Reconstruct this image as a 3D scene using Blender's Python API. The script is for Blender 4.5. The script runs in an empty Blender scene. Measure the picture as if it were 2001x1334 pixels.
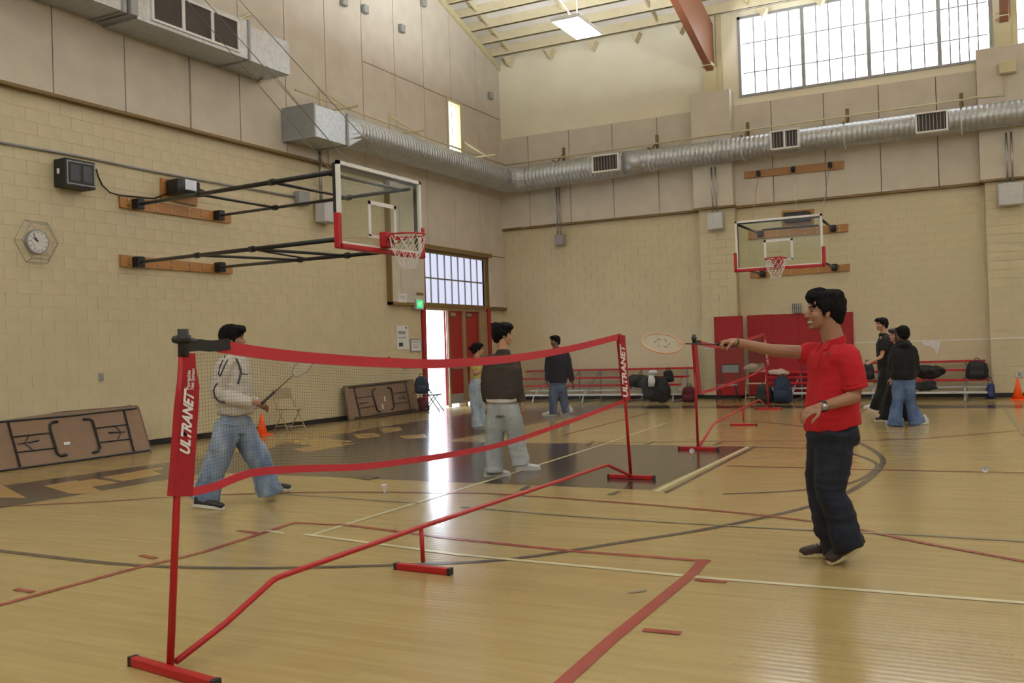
import bpy, math, random
import numpy as np
from mathutils import Vector, Matrix, noise
from mathutils.bvhtree import BVHTree
random.seed(7)
scene = bpy.context.scene
COL = scene.collection

# ------------------------------------------------------------------ camera, world, exposure
CAM_H = 1.42
F_PX = 1861.3
_yaw, _pitch, _roll = 0.47395, 0.009408, -0.031989
def _cam_axes():
    cy, sy, cp, sp, cr, sr = math.cos(_yaw), math.sin(_yaw), math.cos(_pitch), math.sin(_pitch), math.cos(_roll), math.sin(_roll)
    fw = np.array([-sy*cp, cy*cp, sp]); rt = np.array([cy, sy, 0.0]); up = np.cross(rt, fw)
    return cr*rt + sr*up, -sr*rt + cr*up, fw
RT, UP, FW = _cam_axes()
cam_data = bpy.data.cameras.new('camera')
cam = bpy.data.objects.new('camera', cam_data); COL.objects.link(cam)
cam_data.sensor_width = 36.0; cam_data.lens = F_PX/2001*36.0; cam_data.clip_end = 300
mw = Matrix.Identity(4)
for i in range(3):
    mw[i][0] = RT[i]; mw[i][1] = UP[i]; mw[i][2] = -FW[i]
mw[2][3] = CAM_H
cam.matrix_world = mw
scene.camera = cam

EXPOSURE = 0.0
scene.view_settings.view_transform = 'Standard'
scene.view_settings.look = 'None'
scene.view_settings.exposure = EXPOSURE
scene.view_settings.gamma = 1.0
scene.view_settings.use_curve_mapping = False
WIN_E = 5.5       # backlit translucent window panes
LAMP_E = 4.6     # fluorescent fixtures
world = bpy.data.worlds.new('sky'); scene.world = world; world.use_nodes = True
bg = world.node_tree.nodes['Background']
bg.inputs[0].default_value = (0.74, 0.86, 1.0, 1); bg.inputs[1].default_value = 12.0

# ------------------------------------------------------------------ pixel -> place helpers
def ray(x, y):
    return RT*(x-1000.5) - UP*(y-667.0) + FW*F_PX
CP = np.array([0.0, 0.0, CAM_H])
def FL(x, y, z=0.0):
    d = ray(x, y); return CP + d*((z-CAM_H)/d[2])
def PY(x, y, Y):
    d = ray(x, y); return CP + d*(Y/d[1])
def PX(x, y, X):
    d = ray(x, y); return CP + d*(X/d[0])
def PD(x, y, depth):
    return CP + ray(x, y)*(depth/F_PX)
def depth_of(p):
    return float(np.dot(np.array(p)-CP, FW))

# ------------------------------------------------------------------ materials
def srgb(r, g, b):
    f = lambda c: (c/255/12.92) if c/255 <= 0.04045 else ((c/255+0.055)/1.055)**2.4
    return (f(r), f(g), f(b), 1.0)
def mat(name, col, rough=0.6, metal=0.0, var=0.06, scale=6.0, bump=0.0, bscale=60.0, spec=0.5, emit=None, estr=0.0, trans=0.0, coord='Object'):
    m = bpy.data.materials.new(name); m.use_nodes = True
    nt = m.node_tree; b = nt.nodes['Principled BSDF']
    b.inputs['Roughness'].default_value = rough; b.inputs['Metallic'].default_value = metal
    b.inputs['Specular IOR Level'].default_value = spec
    tc = nt.nodes.new('ShaderNodeTexCoord')
    if var > 0:
        n = nt.nodes.new('ShaderNodeTexNoise'); n.inputs['Scale'].default_value = scale; n.inputs['Detail'].default_value = 5
        nt.links.new(tc.outputs[coord], n.inputs['Vector'])
        mp = nt.nodes.new('ShaderNodeMapRange'); mp.inputs['From Min'].default_value = 0.3; mp.inputs['From Max'].default_value = 0.7
        mp.inputs['To Min'].default_value = 1-var; mp.inputs['To Max'].default_value = 1+var
        nt.links.new(n.outputs['Fac'], mp.inputs['Value'])
        mx = nt.nodes.new('ShaderNodeVectorMath'); mx.operation = 'SCALE'; mx.inputs[0].default_value = col[:3]
        nt.links.new(mp.outputs[0], mx.inputs['Scale']); nt.links.new(mx.outputs[0], b.inputs['Base Color'])
    else:
        b.inputs['Base Color'].default_value = col
    if bump > 0:
        n2 = nt.nodes.new('ShaderNodeTexNoise'); n2.inputs['Scale'].default_value = bscale; n2.inputs['Detail'].default_value = 4
        nt.links.new(tc.outputs[coord], n2.inputs['Vector'])
        bp = nt.nodes.new('ShaderNodeBump'); bp.inputs['Strength'].default_value = bump; bp.inputs['Distance'].default_value = 0.01
        nt.links.new(n2.outputs['Fac'], bp.inputs['Height']); nt.links.new(bp.outputs[0], b.inputs['Normal'])
    if emit is not None:
        b.inputs['Emission Color'].default_value = emit; b.inputs['Emission Strength'].default_value = estr
    return m

def wood_mat(name, col, dark, scale=(1, 12, 12), rough=0.45):
    m = bpy.data.materials.new(name); m.use_nodes = True
    nt = m.node_tree; b = nt.nodes['Principled BSDF']; b.inputs['Roughness'].default_value = rough
    tc = nt.nodes.new('ShaderNodeTexCoord'); mp = nt.nodes.new('ShaderNodeMapping'); mp.inputs['Scale'].default_value = scale
    n = nt.nodes.new('ShaderNodeTexNoise'); n.inputs['Scale'].default_value = 3; n.inputs['Detail'].default_value = 6
    r = nt.nodes.new('ShaderNodeMix'); r.data_type = 'RGBA'; r.inputs[6].default_value = col; r.inputs[7].default_value = dark
    nt.links.new(tc.outputs['Object'], mp.inputs[0]); nt.links.new(mp.outputs[0], n.inputs['Vector'])
    nt.links.new(n.outputs['Fac'], r.inputs[0]); nt.links.new(r.outputs[2], b.inputs['Base Color'])
    return m

def floor_mat():
    m = bpy.data.materials.new('maple_floor'); m.use_nodes = True
    nt = m.node_tree; b = nt.nodes['Principled BSDF']; L = nt.links.new; N = nt.nodes.new
    tc = N('ShaderNodeTexCoord')
    br = N('ShaderNodeTexBrick'); br.inputs['Scale'].default_value = 1.0
    br.inputs['Brick Width'].default_value = 1.1; br.inputs['Row Height'].default_value = 0.057; br.inputs['Mortar Size'].default_value = 0.0009
    br.inputs['Mortar Smooth'].default_value = 0.4; br.offset = 0.37; br.inputs['Bias'].default_value = 0.0
    br.inputs['Color1'].default_value = srgb(180, 158, 106); br.inputs['Color2'].default_value = srgb(172, 149, 98); br.inputs['Mortar'].default_value = srgb(148, 122, 76)
    L(tc.outputs['Object'], br.inputs['Vector'])
    mp = N('ShaderNodeMapping'); mp.inputs['Scale'].default_value = (1.2, 14, 1); L(tc.outputs['Object'], mp.inputs[0])
    n = N('ShaderNodeTexNoise'); n.inputs['Scale'].default_value = 1.5; n.inputs['Detail'].default_value = 7; L(mp.outputs[0], n.inputs['Vector'])
    mr = N('ShaderNodeMapRange'); mr.inputs['From Min'].default_value = .3; mr.inputs['From Max'].default_value = .7; mr.inputs['To Min'].default_value = .93; mr.inputs['To Max'].default_value = 1.06
    L(n.outputs['Fac'], mr.inputs['Value'])
    v = N('ShaderNodeVectorMath'); v.operation = 'SCALE'; L(br.outputs['Color'], v.inputs[0]); L(mr.outputs[0], v.inputs['Scale'])
    L(v.outputs[0], b.inputs['Base Color'])
    n2 = N('ShaderNodeTexNoise'); n2.inputs['Scale'].default_value = 0.8; n2.inputs['Detail'].default_value = 4; L(mp.outputs[0], n2.inputs['Vector'])
    r2 = N('ShaderNodeMapRange'); r2.inputs['To Min'].default_value = .13; r2.inputs['To Max'].default_value = .24; L(n2.outputs['Fac'], r2.inputs['Value'])
    L(r2.outputs[0], b.inputs['Roughness'])
    # cupped strips: a gentle ridge per row
    sx = N('ShaderNodeSeparateXYZ'); L(tc.outputs['Object'], sx.inputs[0])
    mm = N('ShaderNodeMath'); mm.operation = 'MULTIPLY'; mm.inputs[1].default_value = 2*math.pi/0.057; L(sx.outputs['Y'], mm.inputs[0])
    sn = N('ShaderNodeMath'); sn.operation = 'SINE'; L(mm.outputs[0], sn.inputs[0])
    ad = N('ShaderNodeMath'); ad.operation = 'MULTIPLY_ADD'; ad.inputs[1].default_value = 1.5; L(n2.outputs['Fac'], ad.inputs[0]); L(sn.outputs[0], ad.inputs[2])
    bp = N('ShaderNodeBump'); bp.inputs['Strength'].default_value = 0.35; bp.inputs['Distance'].default_value = 0.0004
    L(ad.outputs[0], bp.inputs['Height']); L(bp.outputs[0], b.inputs['Normal'])
    b.inputs['Specular IOR Level'].default_value = 0.5
    return m

def glass_mat(name, tint=(0.93, 0.97, 0.94, 1), f=0.08):
    m = bpy.data.materials.new(name); m.use_nodes = True; nt = m.node_tree; nt.nodes.clear(); N = nt.nodes.new; L = nt.links.new
    o = N('ShaderNodeOutputMaterial'); t = N('ShaderNodeBsdfTransparent'); t.inputs[0].default_value = tint
    g = N('ShaderNodeBsdfGlossy'); g.inputs['Roughness'].default_value = 0.05; mx = N('ShaderNodeMixShader')
    fr = N('ShaderNodeFresnel'); fr.inputs[0].default_value = 1.45
    ml = N('ShaderNodeMath'); ml.operation = 'MULTIPLY'; ml.inputs[1].default_value = .22; L(fr.outputs[0], ml.inputs[0]); L(ml.outputs[0], mx.inputs[0]); L(t.outputs[0], mx.inputs[1]); L(g.outputs[0], mx.inputs[2]); L(mx.outputs[0], o.inputs[0])
    return m
def emis(name, col, s):
    m = bpy.data.materials.new(name); m.use_nodes = True; nt = m.node_tree; nt.nodes.clear()
    o = nt.nodes.new('ShaderNodeOutputMaterial'); e = nt.nodes.new('ShaderNodeEmission'); e.inputs[0].default_value = col; e.inputs[1].default_value = s
    nt.links.new(e.outputs[0], o.inputs[0]); return m

M = {}
M['floor'] = floor_mat()
M['block'] = mat('painted_block', srgb(204, 192, 158), 0.55, var=0.04, scale=2.5, bump=0.25, bscale=45)
M['blockwall'] = mat('painted_mortar', srgb(196, 182, 146), 0.7, var=0.04)
M['upper'] = mat('cream_plaster', srgb(236, 230, 206), 0.7, var=0.04, scale=1.2, bump=0.1)
M['panel'] = mat('acoustic_panel', srgb(206, 197, 182), 0.85, var=0.06, scale=2.2, bump=0.5, bscale=90)
M['panelback'] = mat('panel_reveal', srgb(112, 86, 54), 0.8)
M['trim'] = mat('brown_trim', srgb(124, 100, 54), 0.6, var=0.05)
M['cream'] = mat('cream_paint', srgb(206, 196, 158), 0.5, var=0.03)
M['base'] = mat('black_rubber_base', srgb(22, 22, 22), 0.5)
M['deck'] = mat('roof_deck', srgb(242, 238, 234), 0.7, var=0.05, scale=1.5)
M['purlin'] = mat('purlin_paint', srgb(214, 202, 168), 0.6, var=0.05)
M['glulam'] = wood_mat('glulam', srgb(150, 98, 68), srgb(120, 70, 48), (1, 1, 14))
M['plank'] = wood_mat('oak_board', srgb(184, 134, 72), srgb(150, 100, 50), (12, 2, 12))
M['red'] = mat('red_paint', srgb(172, 18, 26), 0.4, var=0.04)
M['redfab'] = mat('red_fabric', srgb(160, 20, 32), 0.8, var=0.08, scale=20, bump=0.3, bscale=300)
M['redtape'] = mat('red_tape', srgb(188, 44, 58), 0.65, var=0.06, scale=20)
M['redpad'] = mat('red_vinyl', srgb(150, 12, 22), 0.5, var=0.05)
M['reddoor'] = mat('red_door', srgb(150, 16, 26), 0.4, var=0.05)
M['tanframe'] = mat('tan_frame', srgb(150, 126, 92), 0.5)
M['black'] = mat('black_metal', srgb(24, 24, 26), 0.4, metal=0.0)
M['blackp'] = mat('black_plastic', srgb(30, 30, 32), 0.5)
M['white'] = mat('white_paint', srgb(228, 228, 226), 0.5, var=0.03)
M['galv'] = mat('galvanised_steel', srgb(182, 186, 188), 0.42, metal=0.8, var=0.14, scale=14, bump=0.1, bscale=40)
M['greybox'] = mat('grey_box', srgb(150, 152, 152), 0.45, metal=0.2)
M['whitebox'] = mat('white_box', srgb(196, 196, 196), 0.5)
M['steel'] = mat('bare_steel', srgb(170, 170, 172), 0.3, metal=0.9)
M['dark'] = mat('dark_void', srgb(70, 62, 56), 0.8, var=0.15, scale=3)
M['net'] = mat('net_string', srgb(58, 56, 48), 0.8)
M['cable'] = mat('dark_cable', srgb(92, 88, 80), .5)
M['cord'] = mat('white_cord', srgb(222, 216, 210), 0.7)
M['table'] = wood_mat('table_board', srgb(138, 112, 90), srgb(118, 94, 74), (2, 2, 2), 0.6)
M['tableedge'] = mat('table_edge', srgb(96, 76, 60), 0.6)
M['paper'] = mat('paper', srgb(222, 222, 222), 0.7)
M['ink'] = mat('ink', srgb(60, 60, 66), 0.7)
M['orange'] = mat('orange_cone', srgb(255, 92, 16), 0.5)
M['line_red'] = mat('red_line', srgb(156, 62, 52), 0.22, var=0.05)
M['line_dark'] = mat('dark_line', srgb(74, 66, 62), 0.22, var=0.05)
M['line_key'] = mat('key_paint', srgb(72, 62, 56), 0.16, var=0.1, scale=1.5)
M['line_white'] = mat('white_line', srgb(214, 206, 168), 0.22, var=0.05)
M['line_grey'] = mat('grey_line', srgb(146, 140, 116), 0.22, var=0.08)
M['line_floor'] = mat('floor_colour_letter', srgb(180, 146, 86), 0.22, var=0.06)
M['glass'] = glass_mat('backboard_glass')
M['win'] = emis('backlit_pane', (0.93, 0.96, 1.0, 1), WIN_E)
M['winfill'] = emis('added_fill_pane', (0.93, 0.96, 1.0, 1), 3.0)  # glow of the unseen panes added on the right and front walls
M['transom'] = emis('backlit_transom_pane', (0.78, 0.80, 1.0, 1), 0.95)
M['lamp'] = emis('lamp_diffuser', (0.97, 1.0, 0.93, 1), LAMP_E)
M['upfill'] = emis('added_upfill', (0.92, 0.97, 1.0, 1), 60.0)  # glowing panel added on top of the lamps to brighten the ceiling
M['upfill_near'] = emis('added_upfill_near', (0.92, 0.97, 1.0, 1), 320.0)  # stronger added glow, brightens ceiling and upper wall at the far end
M['exit'] = emis('exit_green', (0.10, 0.85, 0.30, 1), 0.9)
M['concrete'] = mat('outside_concrete', srgb(220, 218, 212), 0.8)

# ------------------------------------------------------------------ mesh builder
def link(o, parent=None):
    COL.objects.link(o)
    if parent is not None: o.parent = parent
    return o
def tag(o, label=None, cat=None, group=None, kind=None):
    if label: o['label'] = label
    if cat: o['category'] = cat
    if group: o['group'] = group
    if kind: o['kind'] = kind
    return o
def empty(name, loc, label=None, cat=None, group=None, rz=0.0, kind=None):
    o = bpy.data.objects.new(name, None); o.empty_display_size = 0.1; COL.objects.link(o)
    o.location = [float(c) for c in loc]; o.rotation_euler = (0, 0, rz)
    return tag(o, label, cat, group, kind)
def wloc(o):
    v = Vector((0, 0, 0))
    while o is not None:
        v += Vector(o.location); o = o.parent
    return v
def A(p): return np.array([float(c) for c in p])
def unit(v):
    v = A(v); n = np.linalg.norm(v); return v/n if n > 1e-9 else v
def perp(d):
    d = unit(d); a = np.array([0, 0, 1.0]) if abs(d[2]) < 0.9 else np.array([1.0, 0, 0])
    u = unit(np.cross(a, d)); return u, np.cross(d, u)
class MB:
    def __init__(s): s.v = []; s.f = []; s.mi = []; s.cur = 0
    def add(s, vs, fs):
        n = len(s.v); s.v += [tuple(float(c) for c in p) for p in vs]
        s.f += [tuple(i+n for i in f) for f in fs]; s.mi += [s.cur]*len(fs); return s
    def box(s, x0, x1, y0, y1, z0, z1):
        vs = [(x, y, z) for z in (z0, z1) for y in (y0, y1) for x in (x0, x1)]
        return s.add(vs, [(0, 2, 3, 1), (4, 5, 7, 6), (0, 1, 5, 4), (2, 6, 7, 3), (0, 4, 6, 2), (1, 3, 7, 5)])
    def obox(s, c, ex, ey, ez):          # centre and three half-axis vectors
        c, ex, ey, ez = A(c), A(ex), A(ey), A(ez)
        vs = [c+sx*ex+sy*ey+sz*ez for sz in (-1, 1) for sy in (-1, 1) for sx in (-1, 1)]
        return s.add(vs, [(0, 2, 3, 1), (4, 5, 7, 6), (0, 1, 5, 4), (2, 6, 7, 3), (0, 4, 6, 2), (1, 3, 7, 5)])
    def rbox(s, c, ex, ey, ez, r=0.2):   # bevelled box: r as fraction of the smallest half size
        c, ex, ey, ez = A(c), A(ex), A(ey), A(ez); L = [np.linalg.norm(e) for e in (ex, ey, ez)]; q = r*min(L)
        a = [1-q/l for l in L]; rings = []
        for sz, k in ((-1, 0), (-a[2], 1), (a[2], 1), (1, 0)):
            sxx, syy = (1, 1) if k else (a[0], a[1])
            pts = [(-sxx, -syy*a[1]/1 if k else -syy), ]
            ax, ay = a[0], a[1]
            if k: P = [(-ax, -1), (ax, -1), (1, -ay), (1, ay), (ax, 1), (-ax, 1), (-1, ay), (-1, -ay)]
            else: P = [(-ax, -ay), (ax, -ay), (ax, -ay), (ax, ay), (ax, ay), (-ax, ay), (-ax, ay), (-ax, -ay)]
            rings.append([c+x*ex+y*ey+sz*ez for x, y in P])
        vs = sum(rings, []); fs = []
        for i in range(3):
            for j in range(8):
                k = (j+1) % 8; fs.append((i*8+j, i*8+k, (i+1)*8+k, (i+1)*8+j))
        fs.append(tuple(range(7, -1, -1))); fs.append(tuple(range(24, 32)))
        return s.add(vs, fs)
    def tube(s, pts, r, n=8, cap=True, closed=False):
        pts = [A(p) for p in pts]; m = len(pts); rr = r if hasattr(r, '__len__') else [r]*m
        u = None; rings = []
        for i, p in enumerate(pts):
            if closed: d = pts[(i+1) % m]-pts[i-1]
            else: d = pts[min(i+1, m-1)]-pts[max(i-1, 0)]
            d = unit(d)
            if u is None: u, w = perp(d)
            else:
                u = u-d*np.dot(u, d); u = unit(u); w = np.cross(d, u)
            rings.append([p+rr[i]*(math.cos(2*math.pi*k/n)*u+math.sin(2*math.pi*k/n)*w) for k in range(n)])
        fs = []
        for i in range(m if closed else m-1):
            j = (i+1) % m
            for k in range(n):
                l = (k+1) % n; fs.append((i*n+k, i*n+l, j*n+l, j*n+k))
        if cap and not closed: fs += [tuple(range(n-1, -1, -1)), tuple((m-1)*n+k for k in range(n))]
        return s.add(sum(rings, []), fs)
    def ribbon(s, pts, wdir, w, t=0.002):   # flat strip along pts, width along wdir
        pts = [A(p) for p in pts]; m = len(pts); vs = []
        for i, p in enumerate(pts):
            d = unit(pts[min(i+1, m-1)]-pts[max(i-1, 0)]); wd = A(wdir); wd = unit(wd-d*np.dot(wd, d)); nn = np.cross(d, wd)
            for a, b in ((-1, -1), (1, -1), (1, 1), (-1, 1)): vs.append(p+wd*w/2*a+nn*t/2*b)
        fs = [(i*4+k, i*4+(k+1) % 4, i*4+4+(k+1) % 4, i*4+4+k) for i in range(m-1) for k in range(4)]
        fs += [(3, 2, 1, 0), ((m-1)*4, (m-1)*4+1, (m-1)*4+2, (m-1)*4+3)]
        return s.add(vs, fs)
    def prism(s, poly, d):               # poly: planar 3d points; d: extrusion vector
        poly = [A(p) for p in poly]; d = A(d); n = len(poly)
        return s.add(poly+[p+d for p in poly], [tuple(range(n-1, -1, -1)), tuple(range(n, 2*n))]+[(i, (i+1) % n, n+(i+1) % n, n+i) for i in range(n)])
    def ell(s, c, r, R=None, nu=14, nv=9):
        c = A(c); R = np.eye(3) if R is None else R; vs = []; fs = []
        for j in range(1, nv):
            t = math.pi*j/nv
            for i in range(nu):
                a = 2*math.pi*i/nu
                vs.append(c+R@np.array([r[0]*math.sin(t)*math.cos(a), r[1]*math.sin(t)*math.sin(a), r[2]*math.cos(t)]))
        top = len(vs); vs.append(c+R@np.array([0, 0, r[2]])); vs.append(c-R@np.array([0, 0, r[2]]))
        for j in range(nv-2):
            for i in range(nu):
                k = (i+1) % nu; fs.append((j*nu+i, (j+1)*nu+i, (j+1)*nu+k, j*nu+k))
        for i in range(nu):
            k = (i+1) % nu; fs.append((top, i, k)); fs.append((top+1, (nv-2)*nu+k, (nv-2)*nu+i))
        return s.add(vs, fs)
    def capsule(s, p0, p1, r0, r1, n=12):
        p0, p1 = A(p0), A(p1); d = unit(p1-p0); pts = []; rr = []
        for a in (-80, -55, -28, 0): pts.append(p0+d*r0*math.sin(math.radians(a))); rr.append(r0*math.cos(math.radians(a)))
        for a in (0, 28, 55, 80): pts.append(p1+d*r1*math.sin(math.radians(a))); rr.append(r1*math.cos(math.radians(a)))
        u, w = perp(d); vs = []
        for p, r in zip(pts, rr):
            vs += [p+r*(math.cos(2*math.pi*k/n)*u+math.sin(2*math.pi*k/n)*w) for k in range(n)]
        m = len(pts); fs = [(i*n+k, i*n+(k+1) % n, (i+1)*n+(k+1) % n, (i+1)*n+k) for i in range(m-1) for k in range(n)]
        fs += [tuple(range(n-1, -1, -1)), tuple((m-1)*n+k for k in range(n))]
        return s.add(vs, fs)
    def loft(s, rings, n=20, p=2.3):      # rings: (centre, axis a vector, axis b vector)
        vs = []; fs = []
        for c, a, b in rings:
            c, a, b = A(c), A(a), A(b)
            for k in range(n):
                t = 2*math.pi*k/n; ct, st = math.cos(t), math.sin(t)
                vs.append(c+a*(math.copysign(abs(ct)**(2/p), ct))+b*(math.copysign(abs(st)**(2/p), st)))
        m = len(rings)
        for i in range(m-1):
            for k in range(n):
                fs.append((i*n+k, i*n+(k+1) % n, (i+1)*n+(k+1) % n, (i+1)*n+k))
        fs += [tuple(range(n-1, -1, -1)), tuple((m-1)*n+k for k in range(n))]
        return s.add(vs, fs)
    def build(s, name, mats, parent=None, smooth=False, label=None, local=False, kind=None):
        me = bpy.data.meshes.new(name); off = Vector((0, 0, 0)) if (parent is None or local) else wloc(parent)
        me.from_pydata([(x-off.x, y-off.y, z-off.z) for x, y, z in s.v], [], s.f)
        for m in (mats if isinstance(mats, (list, tuple)) else [mats]): me.materials.append(m)
        if any(s.mi): me.polygons.foreach_set('material_index', s.mi)
        if smooth: me.polygons.foreach_set('use_smooth', [True]*len(me.polygons))
        me.validate(); me.update()
        o = link(bpy.data.objects.new(name, me), parent)
        if label: o['label'] = label
        if kind: o['kind'] = kind
        return o
def thing_mb(mb, name, mats, loc, label, cat, group=None, smooth=False):
    o = mb.build(name, mats, None, smooth)                 # a thing that is one mesh: move its origin to loc
    off = Vector([float(c) for c in loc]); me = o.data
    me.transform(Matrix.Translation(-off)); o.location = off
    return tag(o, label, cat, group)
def rects_minus(rect, holes):
    out = [rect]
    for hx0, hx1, hz0, hz1 in holes:
        nxt = []
        for x0, x1, z0, z1 in out:
            a0, a1, b0, b1 = max(x0, hx0), min(x1, hx1), max(z0, hz0), min(z1, hz1)
            if a0 >= a1 or b0 >= b1: nxt.append((x0, x1, z0, z1)); continue
            if z0 < b0: nxt.append((x0, x1, z0, b0))
            if b1 < z1: nxt.append((x0, x1, b1, z1))
            if x0 < a0: nxt.append((x0, a0, b0, b1))
            if a1 < x1: nxt.append((a1, x1, b0, b1))
        out = nxt
    return out
def text_mesh(body, size, shear=0.0, bold=0.0, depth=0.001):
    c = bpy.data.curves.new('lettering', 'FONT'); c.body = body; c.size = size; c.shear = shear; c.offset = bold; c.extrude = depth; c.resolution_u = 3
    o = bpy.data.objects.new('lettering', c); COL.objects.link(o)
    dg = bpy.context.evaluated_depsgraph_get(); dg.update()
    me = bpy.data.meshes.new_from_object(o.evaluated_get(dg)); bpy.data.objects.remove(o); bpy.data.curves.remove(c)
    return me
def text_on(body, P0, P1, Pup, m, parent, name='lettering', shear=0.0, bold=0.0, depth=0.001, label=None):
    """text whose baseline runs P0->P1 (stretched to fill it) and whose cap height is P0->Pup"""
    me = text_mesh(body, 1.0, shear, bold, 0.0)
    P0, P1, Pup = A(P0), A(P1), A(Pup); vs = np.array([v.co[:] for v in me.vertices])
    w = vs[:, 0].max()-vs[:, 0].min(); x0 = vs[:, 0].min(); h = vs[:, 1].max(); 
    du = (P1-P0)/w; dv = (Pup-P0)/h; nn = unit(np.cross(du, dv))*depth; off = np.array(wloc(parent)) if parent else np.zeros(3)
    for i, v in enumerate(me.vertices):
        v.co = P0+du*(vs[i, 0]-x0)+dv*vs[i, 1]+nn-off
    me.materials.clear(); me.materials.append(m); me.update(); me.name = name
    o = link(bpy.data.objects.new(name, me), parent)
    if label: o['label'] = label
    return o
def bake_remesh(mb, name, mats, parent, voxel, smooth=6, label=None, fold=None, sub=0, kind=None, factor=0.6, local=False):
    tmp = mb.build('tmp', mats, parent, local=local)
    md = tmp.modifiers.new('r', 'REMESH'); md.mode = 'VOXEL'; md.voxel_size = voxel; md.use_smooth_shade = True
    if smooth:
        sm = tmp.modifiers.new('s', 'SMOOTH'); sm.factor = factor; sm.iterations = smooth
    dg = bpy.context.evaluated_depsgraph_get(); dg.update()
    me = bpy.data.meshes.new_from_object(tmp.evaluated_get(dg)); bpy.data.objects.remove(tmp)
    me.name = name
    if fold:
        me.update(); nor = [v.normal.copy() for v in me.vertices]
        for v, nn in zip(me.vertices, nor):
            v.co += nn*fold(v.co)
    me.materials.clear()
    for m in (mats if isinstance(mats, (list, tuple)) else [mats]): me.materials.append(m)
    me.polygons.foreach_set('use_smooth', [True]*len(me.polygons)); me.update()
    o = link(bpy.data.objects.new(name, me), parent)
    if label: o['label'] = label
    if kind: o['kind'] = kind
    return o
# ================================================================== ROOM
XL, YB, XR, YF = -12.9, 24.65, 14.0, -8.4
SL = 0.31
def zroof(y):                       # underside of the purlins
    return 9.88 + SL*((24.2-y) if y > 8 else (24.2-8-(8-y)))
LEDGE_L, LEDGE_B = 5.58, 4.95

floor = MB().box(XL-0.4, XR+0.2, YF-0.2, YB+0.3, -0.2, 0).build('floor', M['floor']); tag(floor, kind='structure')

# --- left wall
DY0, DY1, DZ = 20.36, 23.62, 2.60
holesL = [(DY0, DY1, 0, DZ), (20.42, 23.55, 2.70, 3.98), (21.62, 22.30, 6.62, 8.10)]
wl = MB()
for y0, y1, z0, z1 in rects_minus((YF, YB+0.3, 0, 9.9), holesL): wl.box(XL-0.35, XL-0.012, y0, y1, z0, z1)
wl.prism([(XL-0.35, YB+0.3, 9.9), (XL-0.35, YF, 9.9), (XL-0.35, YF, zroof(YF)+.25), (XL-0.35, 8, zroof(8)+.25), (XL-0.35, YB+.3, zroof(YB)+.2)], (0.338, 0, 0))
wall_left = wl.build('wall_left', M['blockwall']); tag(wall_left, kind='structure')
# --- back wall
HB = [(-5.80, 0.06, 7.76, 9.84), (0.44, 6.4, 7.76, 9.84)]
wb = MB()
for x0, x1, z0, z1 in rects_minus((XL-0.35, XR, 0, 10.1), HB): wb.box(x0, x1, YB+0.012, YB+0.35, z0, z1)
wall_back = wb.build('wall_back', M['blockwall']); tag(wall_back, kind='structure')
wr = MB().box(XR, XR+.3, YF, YB+.3, 0, 9.9); wr.prism([(XR, YB+.3, 9.9), (XR, YF, 9.9), (XR, YF, zroof(YF)+.25), (XR, 8, zroof(8)+.25), (XR, YB+.3, zroof(YB)+.2)], (.3, 0, 0))
for y0, y1 in ((-6, 0), (1, 7), (9, 15), (16, 22.5)):
    w = MB().box(XR-.04, XR-.02, y0, y1, 7.4, 9.7).build('window_%d' % (7+int(y0/6.5)+1), M['winfill']); tag(w, kind='structure')  # unseen glowing panel, added to brighten the ceiling and left wall
wall_right = wr.build('wall_right', M['block']); tag(wall_right, kind='structure')
wf = MB()
for x0, x1, z0, z1 in rects_minus((XL, XR, 0, 10.2), [(-11.5, -0.5, 6.4, 9.6), (1.5, 12.5, 6.4, 9.6)]): wf.box(x0, x1, YF-.3, YF, z0, z1)
wall_front = wf.build('wall_front', M['block']); tag(wall_front, kind='structure')
for i, (a, b) in enumerate(((-11.5, -0.5), (1.5, 12.5))):
    w = MB().box(a, b, YF-.1, YF-.08, 6.4, 9.6).build('window_%d' % (5+i), M['winfill']); tag(w, kind='structure')  # invented window behind the camera, added as fill light

# --- concrete blocks: courses 0.2 m, 0.4 m long, running bond
def blockwork(parent, plane, u0, u1, z0, z1, holes, toworld, nmax, near):
    gap = 0.0015; t = 0.009; full = MB().box(-.2+gap, .2-gap, 0, 1, -.1+gap, .1-gap)
    rest = MB(); cells = []
    r = 0; z = z0
    while z < z1-0.03:
        zt = min(z+0.2, z1); u = u0-(0.2 if r % 2 else 0.0)
        while u < u1-0.02:
            a, b = max(u, u0), min(u+0.4, u1)
            for q0, q1, w0, w1 in rects_minus((a, b, z, zt), holes):
                if q1-q0 > 0.03 and w1-w0 > 0.03: cells.append((q0, q1, w0, w1))
            u += 0.4
        z += 0.2; r += 1
    wh = [c for c in cells if abs(c[1]-c[0]-.4) < 1e-6 and abs(c[3]-c[2]-.2) < 1e-6]
    wh.sort(key=near); single = set(wh[:nmax])
    me = None
    for c in cells:
        uc, zc = (c[0]+c[1])/2, (c[2]+c[3])/2
        jit = random.uniform(0, 0.0015)
        lo, hi = toworld((c[0]+gap, c[2]+gap), 0.0), toworld((c[1]-gap, c[3]-gap), t+jit)
        bx = [sorted((lo[k], hi[k])) for k in range(3)]
        if c in single:
            ctr = A(toworld((uc, zc), 0.0))
            if me is None:
                mb = MB().box(*(list(np.array(bx).ravel()-np.repeat(ctr, 2)))); o = mb.build('block', M['block'], parent); me = o.data
                o.location = ctr
            else:
                o = link(bpy.data.objects.new('block', me), parent); o.location = ctr
        else:
            rest.box(bx[0][0], bx[0][1], bx[1][0], bx[1][1], bx[2][0], bx[2][1])
    rest.build('block_field', M['block'], parent, kind='stuff')
hl = [(18.8, 30, 2.65, 9), (20.2, 23.8, 0, 2.66)]
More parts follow.
